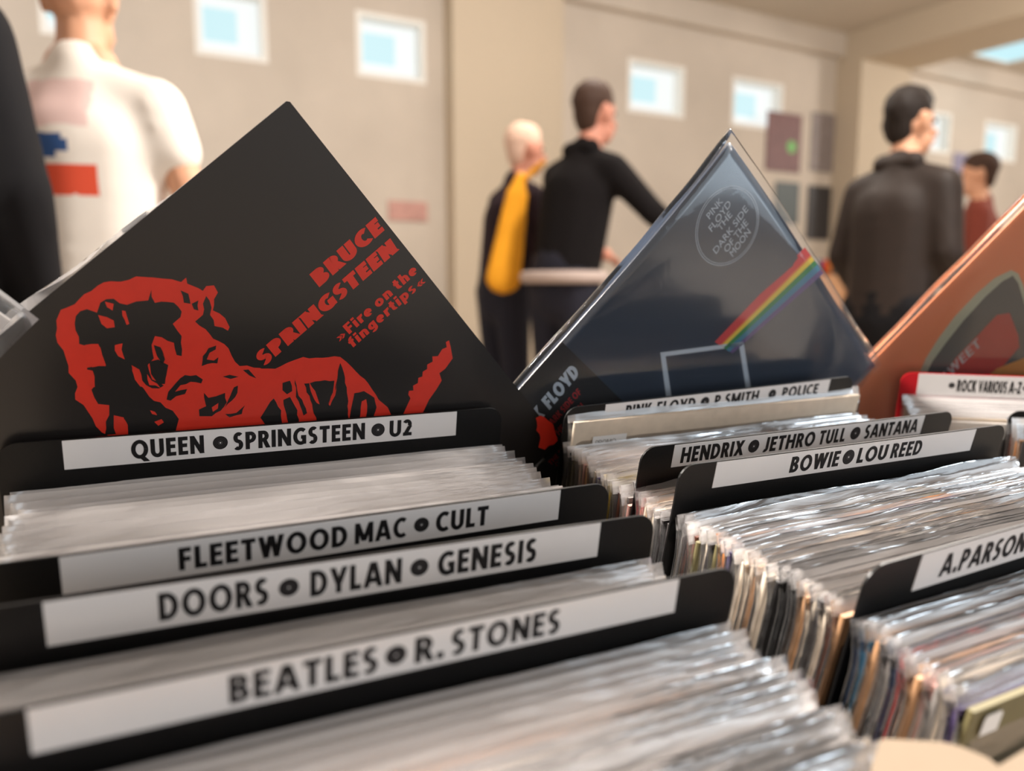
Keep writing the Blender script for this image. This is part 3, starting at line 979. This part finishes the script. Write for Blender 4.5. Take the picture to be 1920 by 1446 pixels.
# ------------------------------------------------------------------ sleeved record poking in at the edge
ce = Cover(LEFT, -0.018, 0.0, (-60, 498), (76, 600), 0.315)
er = (hit(72, 598, ce.o, ce.n) - hit(-20, 532, ce.o, ce.n)).normalized()
el = (hit(72, 598, ce.o, ce.n) - hit(0, 680, ce.o, ce.n)).normalized()
ex = er
ez = (el - ex * el.dot(ex)).normalized()
m_ = Matrix((ex, ce.n, ez)).transposed().to_4x4()
corner = hit(74, 598, ce.o, ce.n)
org = corner - ex * 0.32 - ez * 0.32
m_.translation = org
t = thing('display_record', 'white and brown record in a loose clear bag beside the black-and-red cover', 'record', m_)
b = MB()
b.prism([(0, 0), (0.3105, 0), (0.3105, 0.3105), (0, 0.3105)], -0.0013, 0.0013, 0)
b.poly([(0.01, -0.0014, 0.01), (0.306, -0.0014, 0.01), (0.306, -0.0014, 0.294), (0.01, -0.0014, 0.294)], 1)
b.obj('cover', [mat('white_cover', (224, 218, 214), 0.5), mat('brown_cover_print', (96, 70, 52), 0.5, noise_scale=60, noise_amt=0.5)], t)
film_bag('plastic_sleeve', t, 0.32, 0, 0, 11.7, M_CLEAR, wob=0.0014)

# ------------------------------------------------------------------ the trays and the table
TABLE_Z = 0.40


def tray(label, fr, u0, u1, w0, w1, v_front, v_back, v_side, material):
    """An open box whose floor slopes with the cards; the wedge below it stands on the table."""
    t = thing('record_tray', label, 'record tray', Matrix.Translation(fr.pt((u0 + u1) / 2, w0, FLOOR_V)))
    inv = t.matrix_world.inverted()

    def down(p):
        k = (p.z - TABLE_Z) / fr.v.z
        return p - fr.v * k

    def wall(name, ua, ub, wa, wb, va, vb):
        b = MB()
        top = [fr.pt(ua, wa, va), fr.pt(ub, wa, va), fr.pt(ub, wb, vb), fr.pt(ua, wb, vb)]
        bot = [down(p) for p in top]
        b.mesh([inv @ p for p in bot + top], [(3, 2, 1, 0), (4, 5, 6, 7), (0, 1, 5, 4), (1, 2, 6, 5), (2, 3, 7, 6), (3, 0, 4, 7)])
        return b.obj(name, material, t)
    d = 0.006
    wall('front_wall', u0, u1, w0, w0 + d, v_front, v_front)
    wall('back_wall', u0, u1, w1 - d, w1, v_back, v_back)
    wall('side_wall', u0, u0 + d, w0 + d, w1 - d, v_side, v_side)
    wall('side_wall', u1 - d, u1, w0 + d, w1 - d, v_side, v_side)
    b = MB()
    b.box((u0 + d, w0 + d, FLOOR_V - 0.009), (u1 - d, w1 - d, FLOOR_V - 0.003), fn=lambda u, w, v: inv @ fr.pt(u, w, v))
    b.obj('tray_floor', material, t)
    return t


tray('cardboard record tray holding the black and red cover', LEFT, -0.048, 0.314, -0.40, 0.14, -0.12, -0.10, -0.16, M_CARTON_IN)
tr_ = tray('beige cardboard record tray holding the dark blue cover', RIGHT, -0.040, 0.32, -0.262, 0.19, -0.075, -0.10, -0.20, M_CARTON)
tray('cardboard record tray holding the red divider and orange cover', THIRD, -0.020, 0.52, -0.095, 0.12, -0.16, -0.16, -0.16, M_CARTON_IN)
# the carton's torn-open corner flap
inv = tr_.matrix_world.inverted()
fo, fnrm = P(1700, 1392, 0.292), Vector((-0.1, -0.62, 0.78)).normalized()
flap = [hit(x, y, fo, fnrm) for x, y in [(1655, 1385), (1765, 1391), (1802, 1400), (1850, 1420), (1872, 1436), (1940, 1395), (1985, 1520), (1620, 1520), (1640, 1420)]]
b = MB()
n_ = len(flap)
b.mesh([inv @ p for p in flap] + [inv @ (p - fnrm * 0.003) for p in flap],
       [tuple(reversed(range(n_))), tuple(range(n_, 2 * n_))] + [(i, (i + 1) % n_, (i + 1) % n_ + n_, i + n_) for i in range(n_)])
b.obj('front_flap', M_CARTON, tr_)

M_WOOD = mat('table_laminate', (150, 132, 112), 0.5, 0.4, 8, 0.1)
tb = thing('sales_table', 'long sales table carrying the record trays', 'table', Matrix.Translation((0.2, 0.5, 0)))
b = MB()
b.box((-0.75, -0.55, TABLE_Z - 0.03), (1.0, 0.55, TABLE_Z))
b.obj('table_top', M_WOOD, tb)
M_STEEL = mat('grey_steel', (110, 110, 112), 0.4, 0.5, metallic=0.8)
for x in (-0.7, 0.92):
    for y in (-0.5, 0.48):
        b = MB()
        b.box((x, y, 0), (x + 0.04, y + 0.04, TABLE_Z - 0.03))
        b.obj('leg', M_STEEL, tb)

# ------------------------------------------------------------------ the hall
WY = math.radians(29.0)
WU = Vector((math.cos(WY), math.sin(WY), 0))
WN = Vector((math.sin(WY), -math.cos(WY), 0))      # into the room
W0 = WN * -5.63                                    # foot of the wall nearest the camera axis
CEIL = 3.45


def wall_px(px, py):
    """A pixel on the window wall -> (along, height)."""
    p = hit(px, py, W0 + Vector((0, 0, 0)), WN)
    return (p - W0).dot(WU), p.z


def wall_pt(a, out, z):
    return W0 + WU * a + WN * out + Vector((0, 0, z))


M_WALL = mat('painted_plaster', (206, 196, 184), 0.85, 0.2, 1.2, 0.22)
M_PILLAR = mat('cream_plaster', (202, 188, 168), 0.85, 0.2, 1.0, 0.03)
M_CEIL = mat('ceiling_plaster', (206, 196, 182), 0.9, 0.2, 1.0, 0.03)
M_FLOOR = mat('hall_floor', (180, 166, 150), 0.4, 0.4, 2.0, 0.1)
M_REVEAL = mat('white_window_frame', (244, 244, 240), 0.6, 0.3)
M_SURROUND_GLOW = emit('frosted_daylight', (246, 250, 248), 1.0)  # glow imitates daylight on the white window surround
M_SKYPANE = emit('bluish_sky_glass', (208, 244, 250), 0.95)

wins = []
for x0, x1, y0, y1 in [(70, 118, -60, 50), (363, 500, -35, 105), (668, 798, 24, 150), (1177, 1284, 112, 220), (1372, 1468, 150, 246), (1742, 1782, 212, 300), (1845, 1906, 232, 296)]:
    xc, yc = (x0 + x1) / 2, (y0 + y1) / 2
    a0, _ = wall_px(x0, yc)
    a1, _ = wall_px(x1, yc)
    _, z0 = wall_px(xc, y1)
    _, z1 = wall_px(xc, y0)
    wins.append((a0, a1, z0, z1))
zlo = sorted(w[2] for w in wins)[len(wins) // 2]
zhi = sorted(w[3] for w in wins)[len(wins) // 2]
# the wall: a grid of cells with the window cells left open
A0, A1 = -7.0, 20.0
edges = [A0] + [e for w in wins for e in (w[0], w[1])] + [A1]
b = MB()
TH = 0.22
for i, (p, q) in enumerate(zip(edges, edges[1:])):
    if i % 2 == 0:
        b.box((p, -TH, 0), (q, 0, CEIL), fn=wall_pt)
    else:
        b.box((p, -TH, 0), (q, 0, zlo), fn=wall_pt)
        b.box((p, -TH, zhi), (q, 0, CEIL), fn=wall_pt)
structure(b.obj('wall_north', M_WALL))
for k, w in enumerate(wins):
    root = bpy.data.objects.new('window_%d' % (k + 1), None)
    COL.objects.link(root)
    structure(root)
    fr_ = MB()
    d0 = -0.12
    a0, a1, f = w[0], w[1], 0.035
    for lo, hi in (((a0, d0, zlo), (a0 + f, 0, zhi)), ((a1 - f, d0, zlo), (a1, 0, zhi)), ((a0 + f, d0, zlo), (a1 - f, 0, zlo + f)), ((a0 + f, d0, zhi - f), (a1 - f, 0, zhi))):
        fr_.box(lo, hi, fn=wall_pt)
    o = fr_.obj('window_frame', M_REVEAL, root)
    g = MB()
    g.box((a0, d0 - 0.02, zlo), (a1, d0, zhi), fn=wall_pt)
    g.obj('frosted_pane', M_SURROUND_GLOW, root)  # emissive plate for the overexposed white round the bluish pane
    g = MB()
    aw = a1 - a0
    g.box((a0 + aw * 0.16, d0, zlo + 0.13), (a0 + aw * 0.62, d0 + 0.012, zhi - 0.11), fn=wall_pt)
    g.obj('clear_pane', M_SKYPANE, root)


def wall_box(name, a0, a1, out, z0, z1, m):
    b = MB()
    b.box((a0, 0, z0), (a1, out, z1), fn=wall_pt)
    return structure(b.obj(name, m))


pa, _ = wall_px(835, 300)
pb, _ = wall_px(1035, 300)
wall_box('trim_1', pa, pb, 0.16, 0, CEIL, M_PILLAR)
qa, _ = wall_px(1560, 300)
qb, _ = wall_px(1650, 300)
wall_box('trim_2', qa, qb, 0.30, 0, CEIL, M_PILLAR)
b = MB()
b.box((qa, 0.30, CEIL - 0.30), (qb, 9.0, CEIL), fn=wall_pt)
structure(b.obj('trim_3', M_PILLAR))
wall_box('trim_4', A0, pa, 0.07, CEIL - 0.35, CEIL, M_WALL)
wall_box('trim_5', pb, qa, 0.10, CEIL - 0.22, CEIL, M_WALL)
wall_box('trim_6', qb, A1, 0.10, CEIL - 0.22, CEIL, M_WALL)
b = MB()
b.box((A0, -0.3, CEIL), (A1, 9.0, CEIL + 0.1), fn=wall_pt)
structure(b.obj('ceiling', M_CEIL))
b = MB()
b.box((A0, -0.3, -0.1), (A1, 10.0, 0), fn=wall_pt)
structure(b.obj('floor', M_FLOOR))
b = MB()
b.box((A0 - 0.2, -0.3, 0), (A0, 9.0, CEIL), fn=wall_pt)
structure(b.obj('wall_west', M_WALL))
b = MB()
b.box((A1, -0.3, 0), (A1 + 0.2, 9.0, CEIL), fn=wall_pt)
structure(b.obj('wall_east', M_WALL))
# ceiling light panel in the far bay
lp = hit(1900, 88, Vector((0, 0, CEIL - 0.02)), Vector((0, 0, 1)))
t = thing('ceiling_light', 'bluish white rectangular ceiling light beyond the beam', 'ceiling light', Matrix.Translation(lp) @ Matrix.Rotation(WY, 4, 'Z'))
b = MB()
b.box((-0.30, -0.30, -0.02), (0.45, 0.30, 0.0))
b.obj('diffuser', emit('bluish_lamp_panel', (190, 236, 246), 1.0), t)
b = MB()
for lo, hi in (((-0.34, -0.34, -0.03), (-0.30, 0.34, 0.02)), ((0.45, -0.34, -0.03), (0.49, 0.34, 0.02)), ((-0.30, -0.34, -0.03), (0.45, -0.30, 0.02)), ((-0.30, 0.30, -0.03), (0.45, 0.34, 0.02))):
    b.box(lo, hi)
b.obj('light_frame', M_REVEAL, t)
# covers hung along the wall
for x0, x1, y0, y1, rgb, lab in [
        (1436, 1500, 212, 322, (120, 84, 84), 'mauve brown poster with a green dot hung under the small windows'),
        (1520, 1582, 214, 324, (140, 130, 128), 'grey patterned poster hung beside the mauve brown one'),
        (1512, 1580, 350, 450, (58, 56, 58), 'dark poster hung below the grey patterned one'),
        (1452, 1496, 342, 420, (86, 96, 98), 'slate poster hung below the mauve brown one'),
        (1785, 1850, 290, 352, (150, 146, 170), 'pale violet poster hung beneath the far small window'),
        (728, 800, 378, 414, (196, 150, 140), 'small pinkish notice on the cream wall')]:
    xc, yc = (x0 + x1) / 2, (y0 + y1) / 2
    a0, _ = wall_px(x0, yc)
    a1, _ = wall_px(x1, yc)
    _, z0 = wall_px(xc, y1)
    _, z1 = wall_px(xc, y0)
    dd = 0.0
    b = MB()
    b.box((a0, 0.002, z0), (a1, 0.014, z1), fn=wall_pt)
    mats = [mat('poster_print', rgb, 0.5, 0.4, 14, 0.35)]
    if 'green dot' in lab:
        mats.append(mat('green_dot_print', (110, 190, 96), 0.5))
        ac, zc = wall_px(1482, 276)
        b.poly([wall_pt(ac + 0.06 * math.cos(k * math.pi / 8), 0.016, zc + 0.06 * math.sin(k * math.pi / 8)) for k in range(16)], 1)
    tag(b.obj('poster', mats), lab, 'poster')

# ------------------------------------------------------------------ visitors
SKIN = mat('skin', (214, 160, 128), 0.55, 0.4, 20, 0.05)
SKIN_RED = mat('ruddy_skin', (206, 142, 120), 0.55, 0.4, 20, 0.05)


def blob_mesh(parts, voxel, name, mats, smooth=6):
    """Overlapping tapered ellipsoid chains fused into one continuous surface."""
    bm = bmesh.new()
    for p0, p1, r0, r1, sx, sy in parts:
        p0, p1 = Vector(p0), Vector(p1)
        n = max(1, int((p1 - p0).length / (min(r0, r1) * 0.35)) + 1)
        for k in range(n + 1):
            f = k / n
            c = p0.lerp(p1, f)
            r = r0 + (r1 - r0) * f
            M = Matrix.Translation(c) @ Matrix.Diagonal((r * sx, r * sy, r, 1))
            bmesh.ops.create_icosphere(bm, subdivisions=2, radius=1.0, matrix=M)
    me = bpy.data.meshes.new(name)
    bm.to_mesh(me)
    bm.free()
    o = bpy.data.objects.new(name, me)
    COL.objects.link(o)
    m = o.modifiers.new('remesh', 'REMESH')
    m.mode = 'VOXEL'
    m.voxel_size = voxel
    m.use_smooth_shade = True
    s = o.modifiers.new('smooth', 'SMOOTH')
    s.factor = 0.5
    s.iterations = smooth
    dg = bpy.context.evaluated_depsgraph_get()
    dg.update()
    out = bpy.data.meshes.new_from_object(o.evaluated_get(dg))
    out.name = name
    bpy.data.objects.remove(o)
    bpy.data.meshes.remove(me)
    out.materials.clear()
    for mm in mats:
        out.materials.append(mm)
    for pl in out.polygons:
        pl.use_smooth = True
    return out


def limb(a, b_, r0, r1, sx=1, sy=1):
    return (a, b_, r0, r1, sx, sy)


def person(label, pos, yaw, s, top_mat, leg_mat, hair_mat, skin, arms, lean=(0, 0), head_turn=0.0, short_sleeve=False, hair='short', collar=False, bald=False):
    """Local axes: +y the way the body faces, x to its right side. arms = {'r': (elbow, wrist), 'l': (elbow, wrist)}."""
    root = thing('person', label, 'person', Matrix.Translation(pos) @ Matrix.Rotation(yaw, 4, 'Z') @ Matrix.Scale(s, 4))
    lx, ly = lean
    hip, chest, nb = (0, 0, 0.95), (lx * 0.6, ly * 0.6, 1.27), (lx, ly, 1.46)
    hc = Vector((lx * 1.15, ly * 1.3 + 0.02, 1.625))
    rot = Matrix.Rotation(head_turn, 3, 'Z')
    H = lambda x, y, z: tuple(hc + rot @ Vector((x, y, z)))
    sh = {'r': (0.172 + lx * 0.9, ly * 0.9, 1.375), 'l': (-0.172 + lx * 0.9, ly * 0.9, 1.375)}
    body = [limb(hip, chest, 0.13, 0.145, 1.15, 0.8), limb(chest, nb, 0.145, 0.08, 1.15, 0.75), limb(nb, H(0, -0.01, -0.06), 0.058, 0.055),
            (H(0, 0, 0.02), H(0, 0.0, 0.03), 0.098, 0.098, 0.80, 1.0), (H(0, 0.035, -0.06), H(0, 0.045, -0.075), 0.058, 0.050, 0.95, 1.0),
            (H(0, 0.10, -0.005), H(0, 0.118, -0.03), 0.012, 0.017, 1, 1), (H(0.082, -0.01, -0.01), H(0.085, -0.012, 0.012), 0.022, 0.024, 0.4, 0.8),
            (H(-0.082, -0.01, -0.01), H(-0.085, -0.012, 0.012), 0.022, 0.024, 0.4, 0.8), (H(-0.03, 0.088, -0.062), H(0.03, 0.088, -0.062), 0.011, 0.011, 1, 1)]
    top = [limb((0, 0, 0.88), chest, 0.150, 0.165, 1.18, 0.84), limb(chest, (lx, ly, 1.40), 0.165, 0.105, 1.2, 0.8), limb((lx, ly, 1.40), (lx, ly - 0.005, 1.47), 0.09, 0.072)]
    legs = [limb((0, 0, 0.96), (0, 0, 0.86), 0.150, 0.155, 1.1, 0.82)]
    for sd, k in (('r', 1), ('l', -1)):
        el, wr = (Vector(v) for v in arms[sd])
        S = Vector(sh[sd])
        body += [limb(S, el, 0.050, 0.042), limb(el, wr, 0.043, 0.028)]
        d = (wr - el).normalized()
        side = d.cross(Vector((0, 0, 1)))
        side = side.normalized() if side.length > 0.2 else Vector((1, 0, 0))
        up = side.cross(d).normalized()
        palm = wr + d * 0.055
        body.append((tuple(wr), tuple(palm), 0.028, 0.034, 1, 1))
        for q, ln in enumerate((0.066, 0.078, 0.074, 0.058)):
            base = palm + side * (0.030 - 0.02 * q) + d * 0.018
            mid = base + d * ln * 0.55
            tip = mid + (d * 0.75 - up * 0.65).normalized() * ln * 0.45
            body += [limb(base, mid, 0.0095, 0.009), limb(mid, tip, 0.009, 0.0075)]
        th = wr + d * 0.03 + side * 0.03 * k
        body.append(limb(th, th + (d * 0.6 + side * 0.8 * k).normalized() * 0.055, 0.012, 0.009))
        if short_sleeve:
            top.append(limb(S, S.lerp(el, 0.42), 0.074, 0.070))
        else:
            top += [limb(S, el, 0.070, 0.056), limb(el, wr - d * 0.02, 0.058, 0.042)]
        top.append(limb((lx, ly, 1.425), S, 0.075, 0.070))
        hp, kn, an = Vector((0.09 * k, 0, 0.90)), Vector((0.10 * k, 0.02, 0.50)), Vector((0.10 * k, -0.02, 0.09))
        body += [limb(hp, kn, 0.085, 0.055), limb(kn, an, 0.055, 0.040), limb(an, an + Vector((0, 0.13, -0.05)), 0.042, 0.034)]
        legs += [limb(hp, kn, 0.105, 0.078), limb(kn, an, 0.078, 0.068)]
    link('body', blob_mesh(body, 0.0085, 'body', [skin], 3), root)
    top_ob = link('top', blob_mesh(top, 0.014, 'top', [top_mat], 16), root)
    link('trousers', blob_mesh(legs, 0.014, 'trousers', [leg_mat], 5), root)
    for k in (1, -1):
        link('shoe', blob_mesh([limb((0.10 * k, -0.05, 0.055), (0.10 * k, 0.14, 0.045), 0.053, 0.046)], 0.012, 'shoe', [bpy.data.materials.get('shoe_leather') or mat('shoe_leather', (36, 30, 28), 0.5)], 3), root)
        link('eye', blob_mesh([(H(0.033 * k, 0.083, 0.012), H(0.033 * k, 0.084, 0.012), 0.011, 0.011, 1, 1)], 0.004, 'eye', [bpy.data.materials.get('eye_dark') or mat('eye_dark', (40, 34, 32), 0.2)], 1), root)
    if hair == 'short':
        hp = [(H(0, -0.012, 0.05), H(0, -0.02, 0.055), 0.100, 0.100, 0.84, 1.02), (H(0, -0.055, 0.0), H(0, -0.055, -0.03), 0.066, 0.055, 1.05, 0.75), (H(0, 0.05, 0.09), H(0, 0.02, 0.10), 0.04, 0.05, 1.2, 1)]
        link('hair', blob_mesh(hp, 0.009, 'hair', [hair_mat], 3), root)
    elif hair == 'fringe':
        hp = [(H(0.055, -0.04, 0.0), H(0.0, -0.075, 0.0), 0.042, 0.045, 1, 1), (H(-0.055, -0.04, 0.0), H(0.0, -0.075, 0.0), 0.042, 0.045, 1, 1)]
        link('hair', blob_mesh(hp, 0.009, 'hair', [hair_mat], 3), root)
    if collar:
        link('collar', blob_mesh([(( -0.06 + lx, ly - 0.03, 1.47), (0.06 + lx, ly - 0.03, 1.47), 0.045, 0.045, 1, 1)], 0.011, 'collar', [top_mat], 3), top_ob)
    return root


def ground(px, z):
    """Foot of someone whose chest shows at column px, z metres from the camera."""
    return Vector(((px - 960) / FPX * z, (z + 0.45 * math.sin(PITCH)) / math.cos(PITCH), 0))


M_TEE = mat('white_cotton', (238, 230, 220), 0.85, 0.2, 30, 0.02)
M_BLACKCLOTH = mat('black_cloth', (16, 15, 18), 0.85, 0.2)
M_DENIM = mat('dark_denim', (38, 38, 48), 0.85, 0.2)
M_HOODIE = mat('black_fleece', (22, 19, 20), 0.9, 0.15)
M_LEATHER = mat('dark_brown_leather', (38, 28, 23), 0.62, 0.3, 20, 0.2)
M_NAVYJKT = mat('navy_maroon_jacket', (40, 26, 34), 0.8, 0.2, 6, 0.5)
M_MAROON = mat('rust_jacket', (128, 62, 50), 0.8, 0.2)
HAIR_D = mat('dark_hair', (34, 26, 22), 0.7, 0.3)
HAIR_B = mat('brown_hair', (66, 46, 36), 0.7, 0.3)
HAIR_W = mat('white_hair', (224, 190, 170), 0.7, 0.3)
HANG = {'r': ((0.26, -0.01, 1.12), (0.25, 0.08, 0.88)), 'l': ((-0.26, -0.01, 1.12), (-0.25, 0.08, 0.88))}

tee = person('bald person seen from behind in a white T-shirt with a printed back', ground(156, 1.85), math.radians(2), 0.995, M_TEE, M_DENIM, HAIR_B, SKIN,
             {'r': ((0.255, 0.0, 1.13), (0.18, 0.2, 1.02)), 'l': ((-0.26, 0.0, 1.12), (-0.2, 0.2, 1.0))}, short_sleeve=True, hair=None)
person('person in plain black clothes standing close at the photo edge', ground(-282, 1.22), math.radians(8), 0.985, M_BLACKCLOTH, M_BLACKCLOTH, HAIR_D, SKIN,
       {'r': ((0.23, -0.01, 1.12), (0.23, 0.06, 0.88)), 'l': HANG['l']})
person('pale-haired person in a dark jacket beside the yellow bag', ground(942, 4.05), math.radians(-60), 1.01, M_NAVYJKT, M_DENIM, HAIR_W, SKIN_RED,
       {'r': ((0.25, 0.08, 1.12), (0.2, 0.30, 1.08)), 'l': ((-0.25, 0.08, 1.12), (-0.2, 0.3, 1.08))}, lean=(0.0, 0.09), hair='short')
hood = person('brown-haired person in a black hoodie reaching towards a table', ground(1058, 3.55), math.radians(-50), 1.06, M_HOODIE, M_DENIM, HAIR_B, SKIN_RED,
       {'r': ((0.36, 0.16, 1.19), (0.44, 0.36, 1.04)), 'l': ((-0.27, 0.2, 1.17), (-0.2, 0.42, 1.06))}, lean=(0.03, 0.10), collar=True)
RING = [(0.195 * math.cos(k * math.pi / 12), 0.142 * math.sin(k * math.pi / 12), 0.925) for k in range(25)]
link('shirt_hem', blob_mesh([limb(p, q, 0.03, 0.03, 1, 1) for p, q in zip(RING, RING[1:])], 0.012, 'shirt_hem', [mat('grey_shirt', (186, 168, 160), 0.85)], 3), hood)
person('dark-haired person in a dark brown leather jacket looking away', ground(1682, 2.85), math.radians(-58), 0.945, M_LEATHER, M_BLACKCLOTH, HAIR_D, SKIN,
       {'r': ((0.225, 0.0, 1.12), (0.21, 0.16, 0.92)), 'l': ((-0.225, 0.0, 1.12), (-0.21, 0.16, 0.92))}, lean=(0.0, 0.04), head_turn=math.radians(-15), collar=True)
person('person in a rust coloured jacket far behind the orange cover', ground(1836, 4.9), math.radians(60), 1.0, M_MAROON, M_DENIM, HAIR_B, SKIN, HANG)
person('person in black at the far photo edge beside the rust jacket', ground(1955, 5.9), math.radians(40), 0.98, M_BLACKCLOTH, M_DENIM, HAIR_D, SKIN, HANG)

# the T-shirt's back print: a blue oval, a red block and a faded pink panel, all lying on the cloth
tee_top = [c for c in tee.children if c.name.startswith('top')][0]
M_TEE_PINK = mat('faded_pink_print', (226, 196, 190), 0.85)
M_TEE_BLUE = mat('blue_print', (46, 84, 140), 0.85)
M_TEE_RED = mat('red_orange_print', (226, 84, 54), 0.85)
me = tee_top.data
for m_ in (M_TEE_PINK, M_TEE_BLUE, M_TEE_RED):
    me.materials.append(m_)
for pl in me.polygons:
    c = pl.center
    if c.y > -0.02:
        continue
    if -0.09 < c.x < 0.06 and 1.31 < c.z < 1.42:
        pl.material_index = 1
    if ((c.x + 0.025) / 0.045) ** 2 + ((c.z - 1.268) / 0.026) ** 2 < 1:
        pl.material_index = 2
    if -0.09 < c.x < 0.075 and 1.16 < c.z < 1.225:
        pl.material_index = 3

# yellow bag between the two
bp = P(955, 420, 3.82)
t = thing('shoulder_bag', 'mustard yellow cloth bag hanging behind the person in the black hoodie', 'bag', Matrix.Translation((bp.x, bp.y, 0)) @ Matrix.Rotation(math.radians(20), 4, 'Z'))
M_YEL = mat('mustard_cloth', (232, 160, 40), 0.85, 0.2, 14, 0.15)
link('bag_body', blob_mesh([limb((-0.03, 0, 0.98), (0.04, 0, 1.38), 0.085, 0.055, 1.15, 0.5), limb((0.04, 0, 1.38), (0.06, 0, 1.47), 0.055, 0.03, 1, 0.5)], 0.012, 'bag_body', [M_YEL], 4), t)
link('strap', blob_mesh([limb((0.06, 0, 1.45), (0.17, -0.02, 1.54), 0.016, 0.016)], 0.008, 'strap', [M_YEL], 2), t)

# a sales table against the window wall with crates of records
tp = P(1275, 520, 4.1)
bt = thing('sales_table', 'sales table with record crates beside the person in the black hoodie', 'table', Matrix.Translation((tp.x, tp.y, 0)) @ Matrix.Rotation(WY, 4, 'Z'))
b = MB()
b.box((-0.25, -0.4, 0.72), (1.75, 0.4, 0.76))
b.obj('table_top', mat('white_table_top', (214, 200, 188), 0.6), bt)
for x in (-0.2, 1.66):
    for y in (-0.36, 0.32):
        b = MB()
        b.box((x, y, 0), (x + 0.04, y + 0.04, 0.72))
        b.obj('leg', M_STEEL, bt)
CR = mat('crate_wood', (196, 150, 112), 0.7, 0.3, 10, 0.15)
for i in range(3):
    cm = bt.matrix_world @ Matrix.Translation((0.05 + i * 0.55, -0.2, 0.76))
    c = thing('record_crate', f'{ORD[i]} wooden record crate along the table beside the black hoodie', 'crate', cm, 'crates on the far sales table')
    for nm, lo, hi in (('crate_floor', (0, 0, 0), (0.45, 0.34, 0.01)), ('crate_side', (0, 0, 0.01), (0.01, 0.34, 0.24)), ('crate_side', (0.44, 0, 0.01), (0.45, 0.34, 0.24)),
                       ('crate_end', (0.01, 0, 0.01), (0.44, 0.01, 0.24)), ('crate_end', (0.01, 0.33, 0.01), (0.44, 0.34, 0.24))):
        b = MB()
        b.box(lo, hi)
        b.obj(nm, CR, c)
    for k in range(10):
        rr = tag(link('record_cover', JACKET, None, cm @ Matrix.Translation((0.03 + k * 0.04, 0.328, 0.011)) @ Matrix.Rotation(-math.pi / 2, 4, 'Z')),
                 f'{ORD[k]} record cover standing in the {ORD[i]} crate along the far sales table', 'record', 'records in the far crates')
        rr.material_slots[0].link = 'OBJECT'
        rr.material_slots[0].material = JMAT[['pink', 'purple', 'red', 'cream', 'navy', 'orange', 'white', 'brown', 'grey', 'teal'][(k * 3 + i) % 10]]
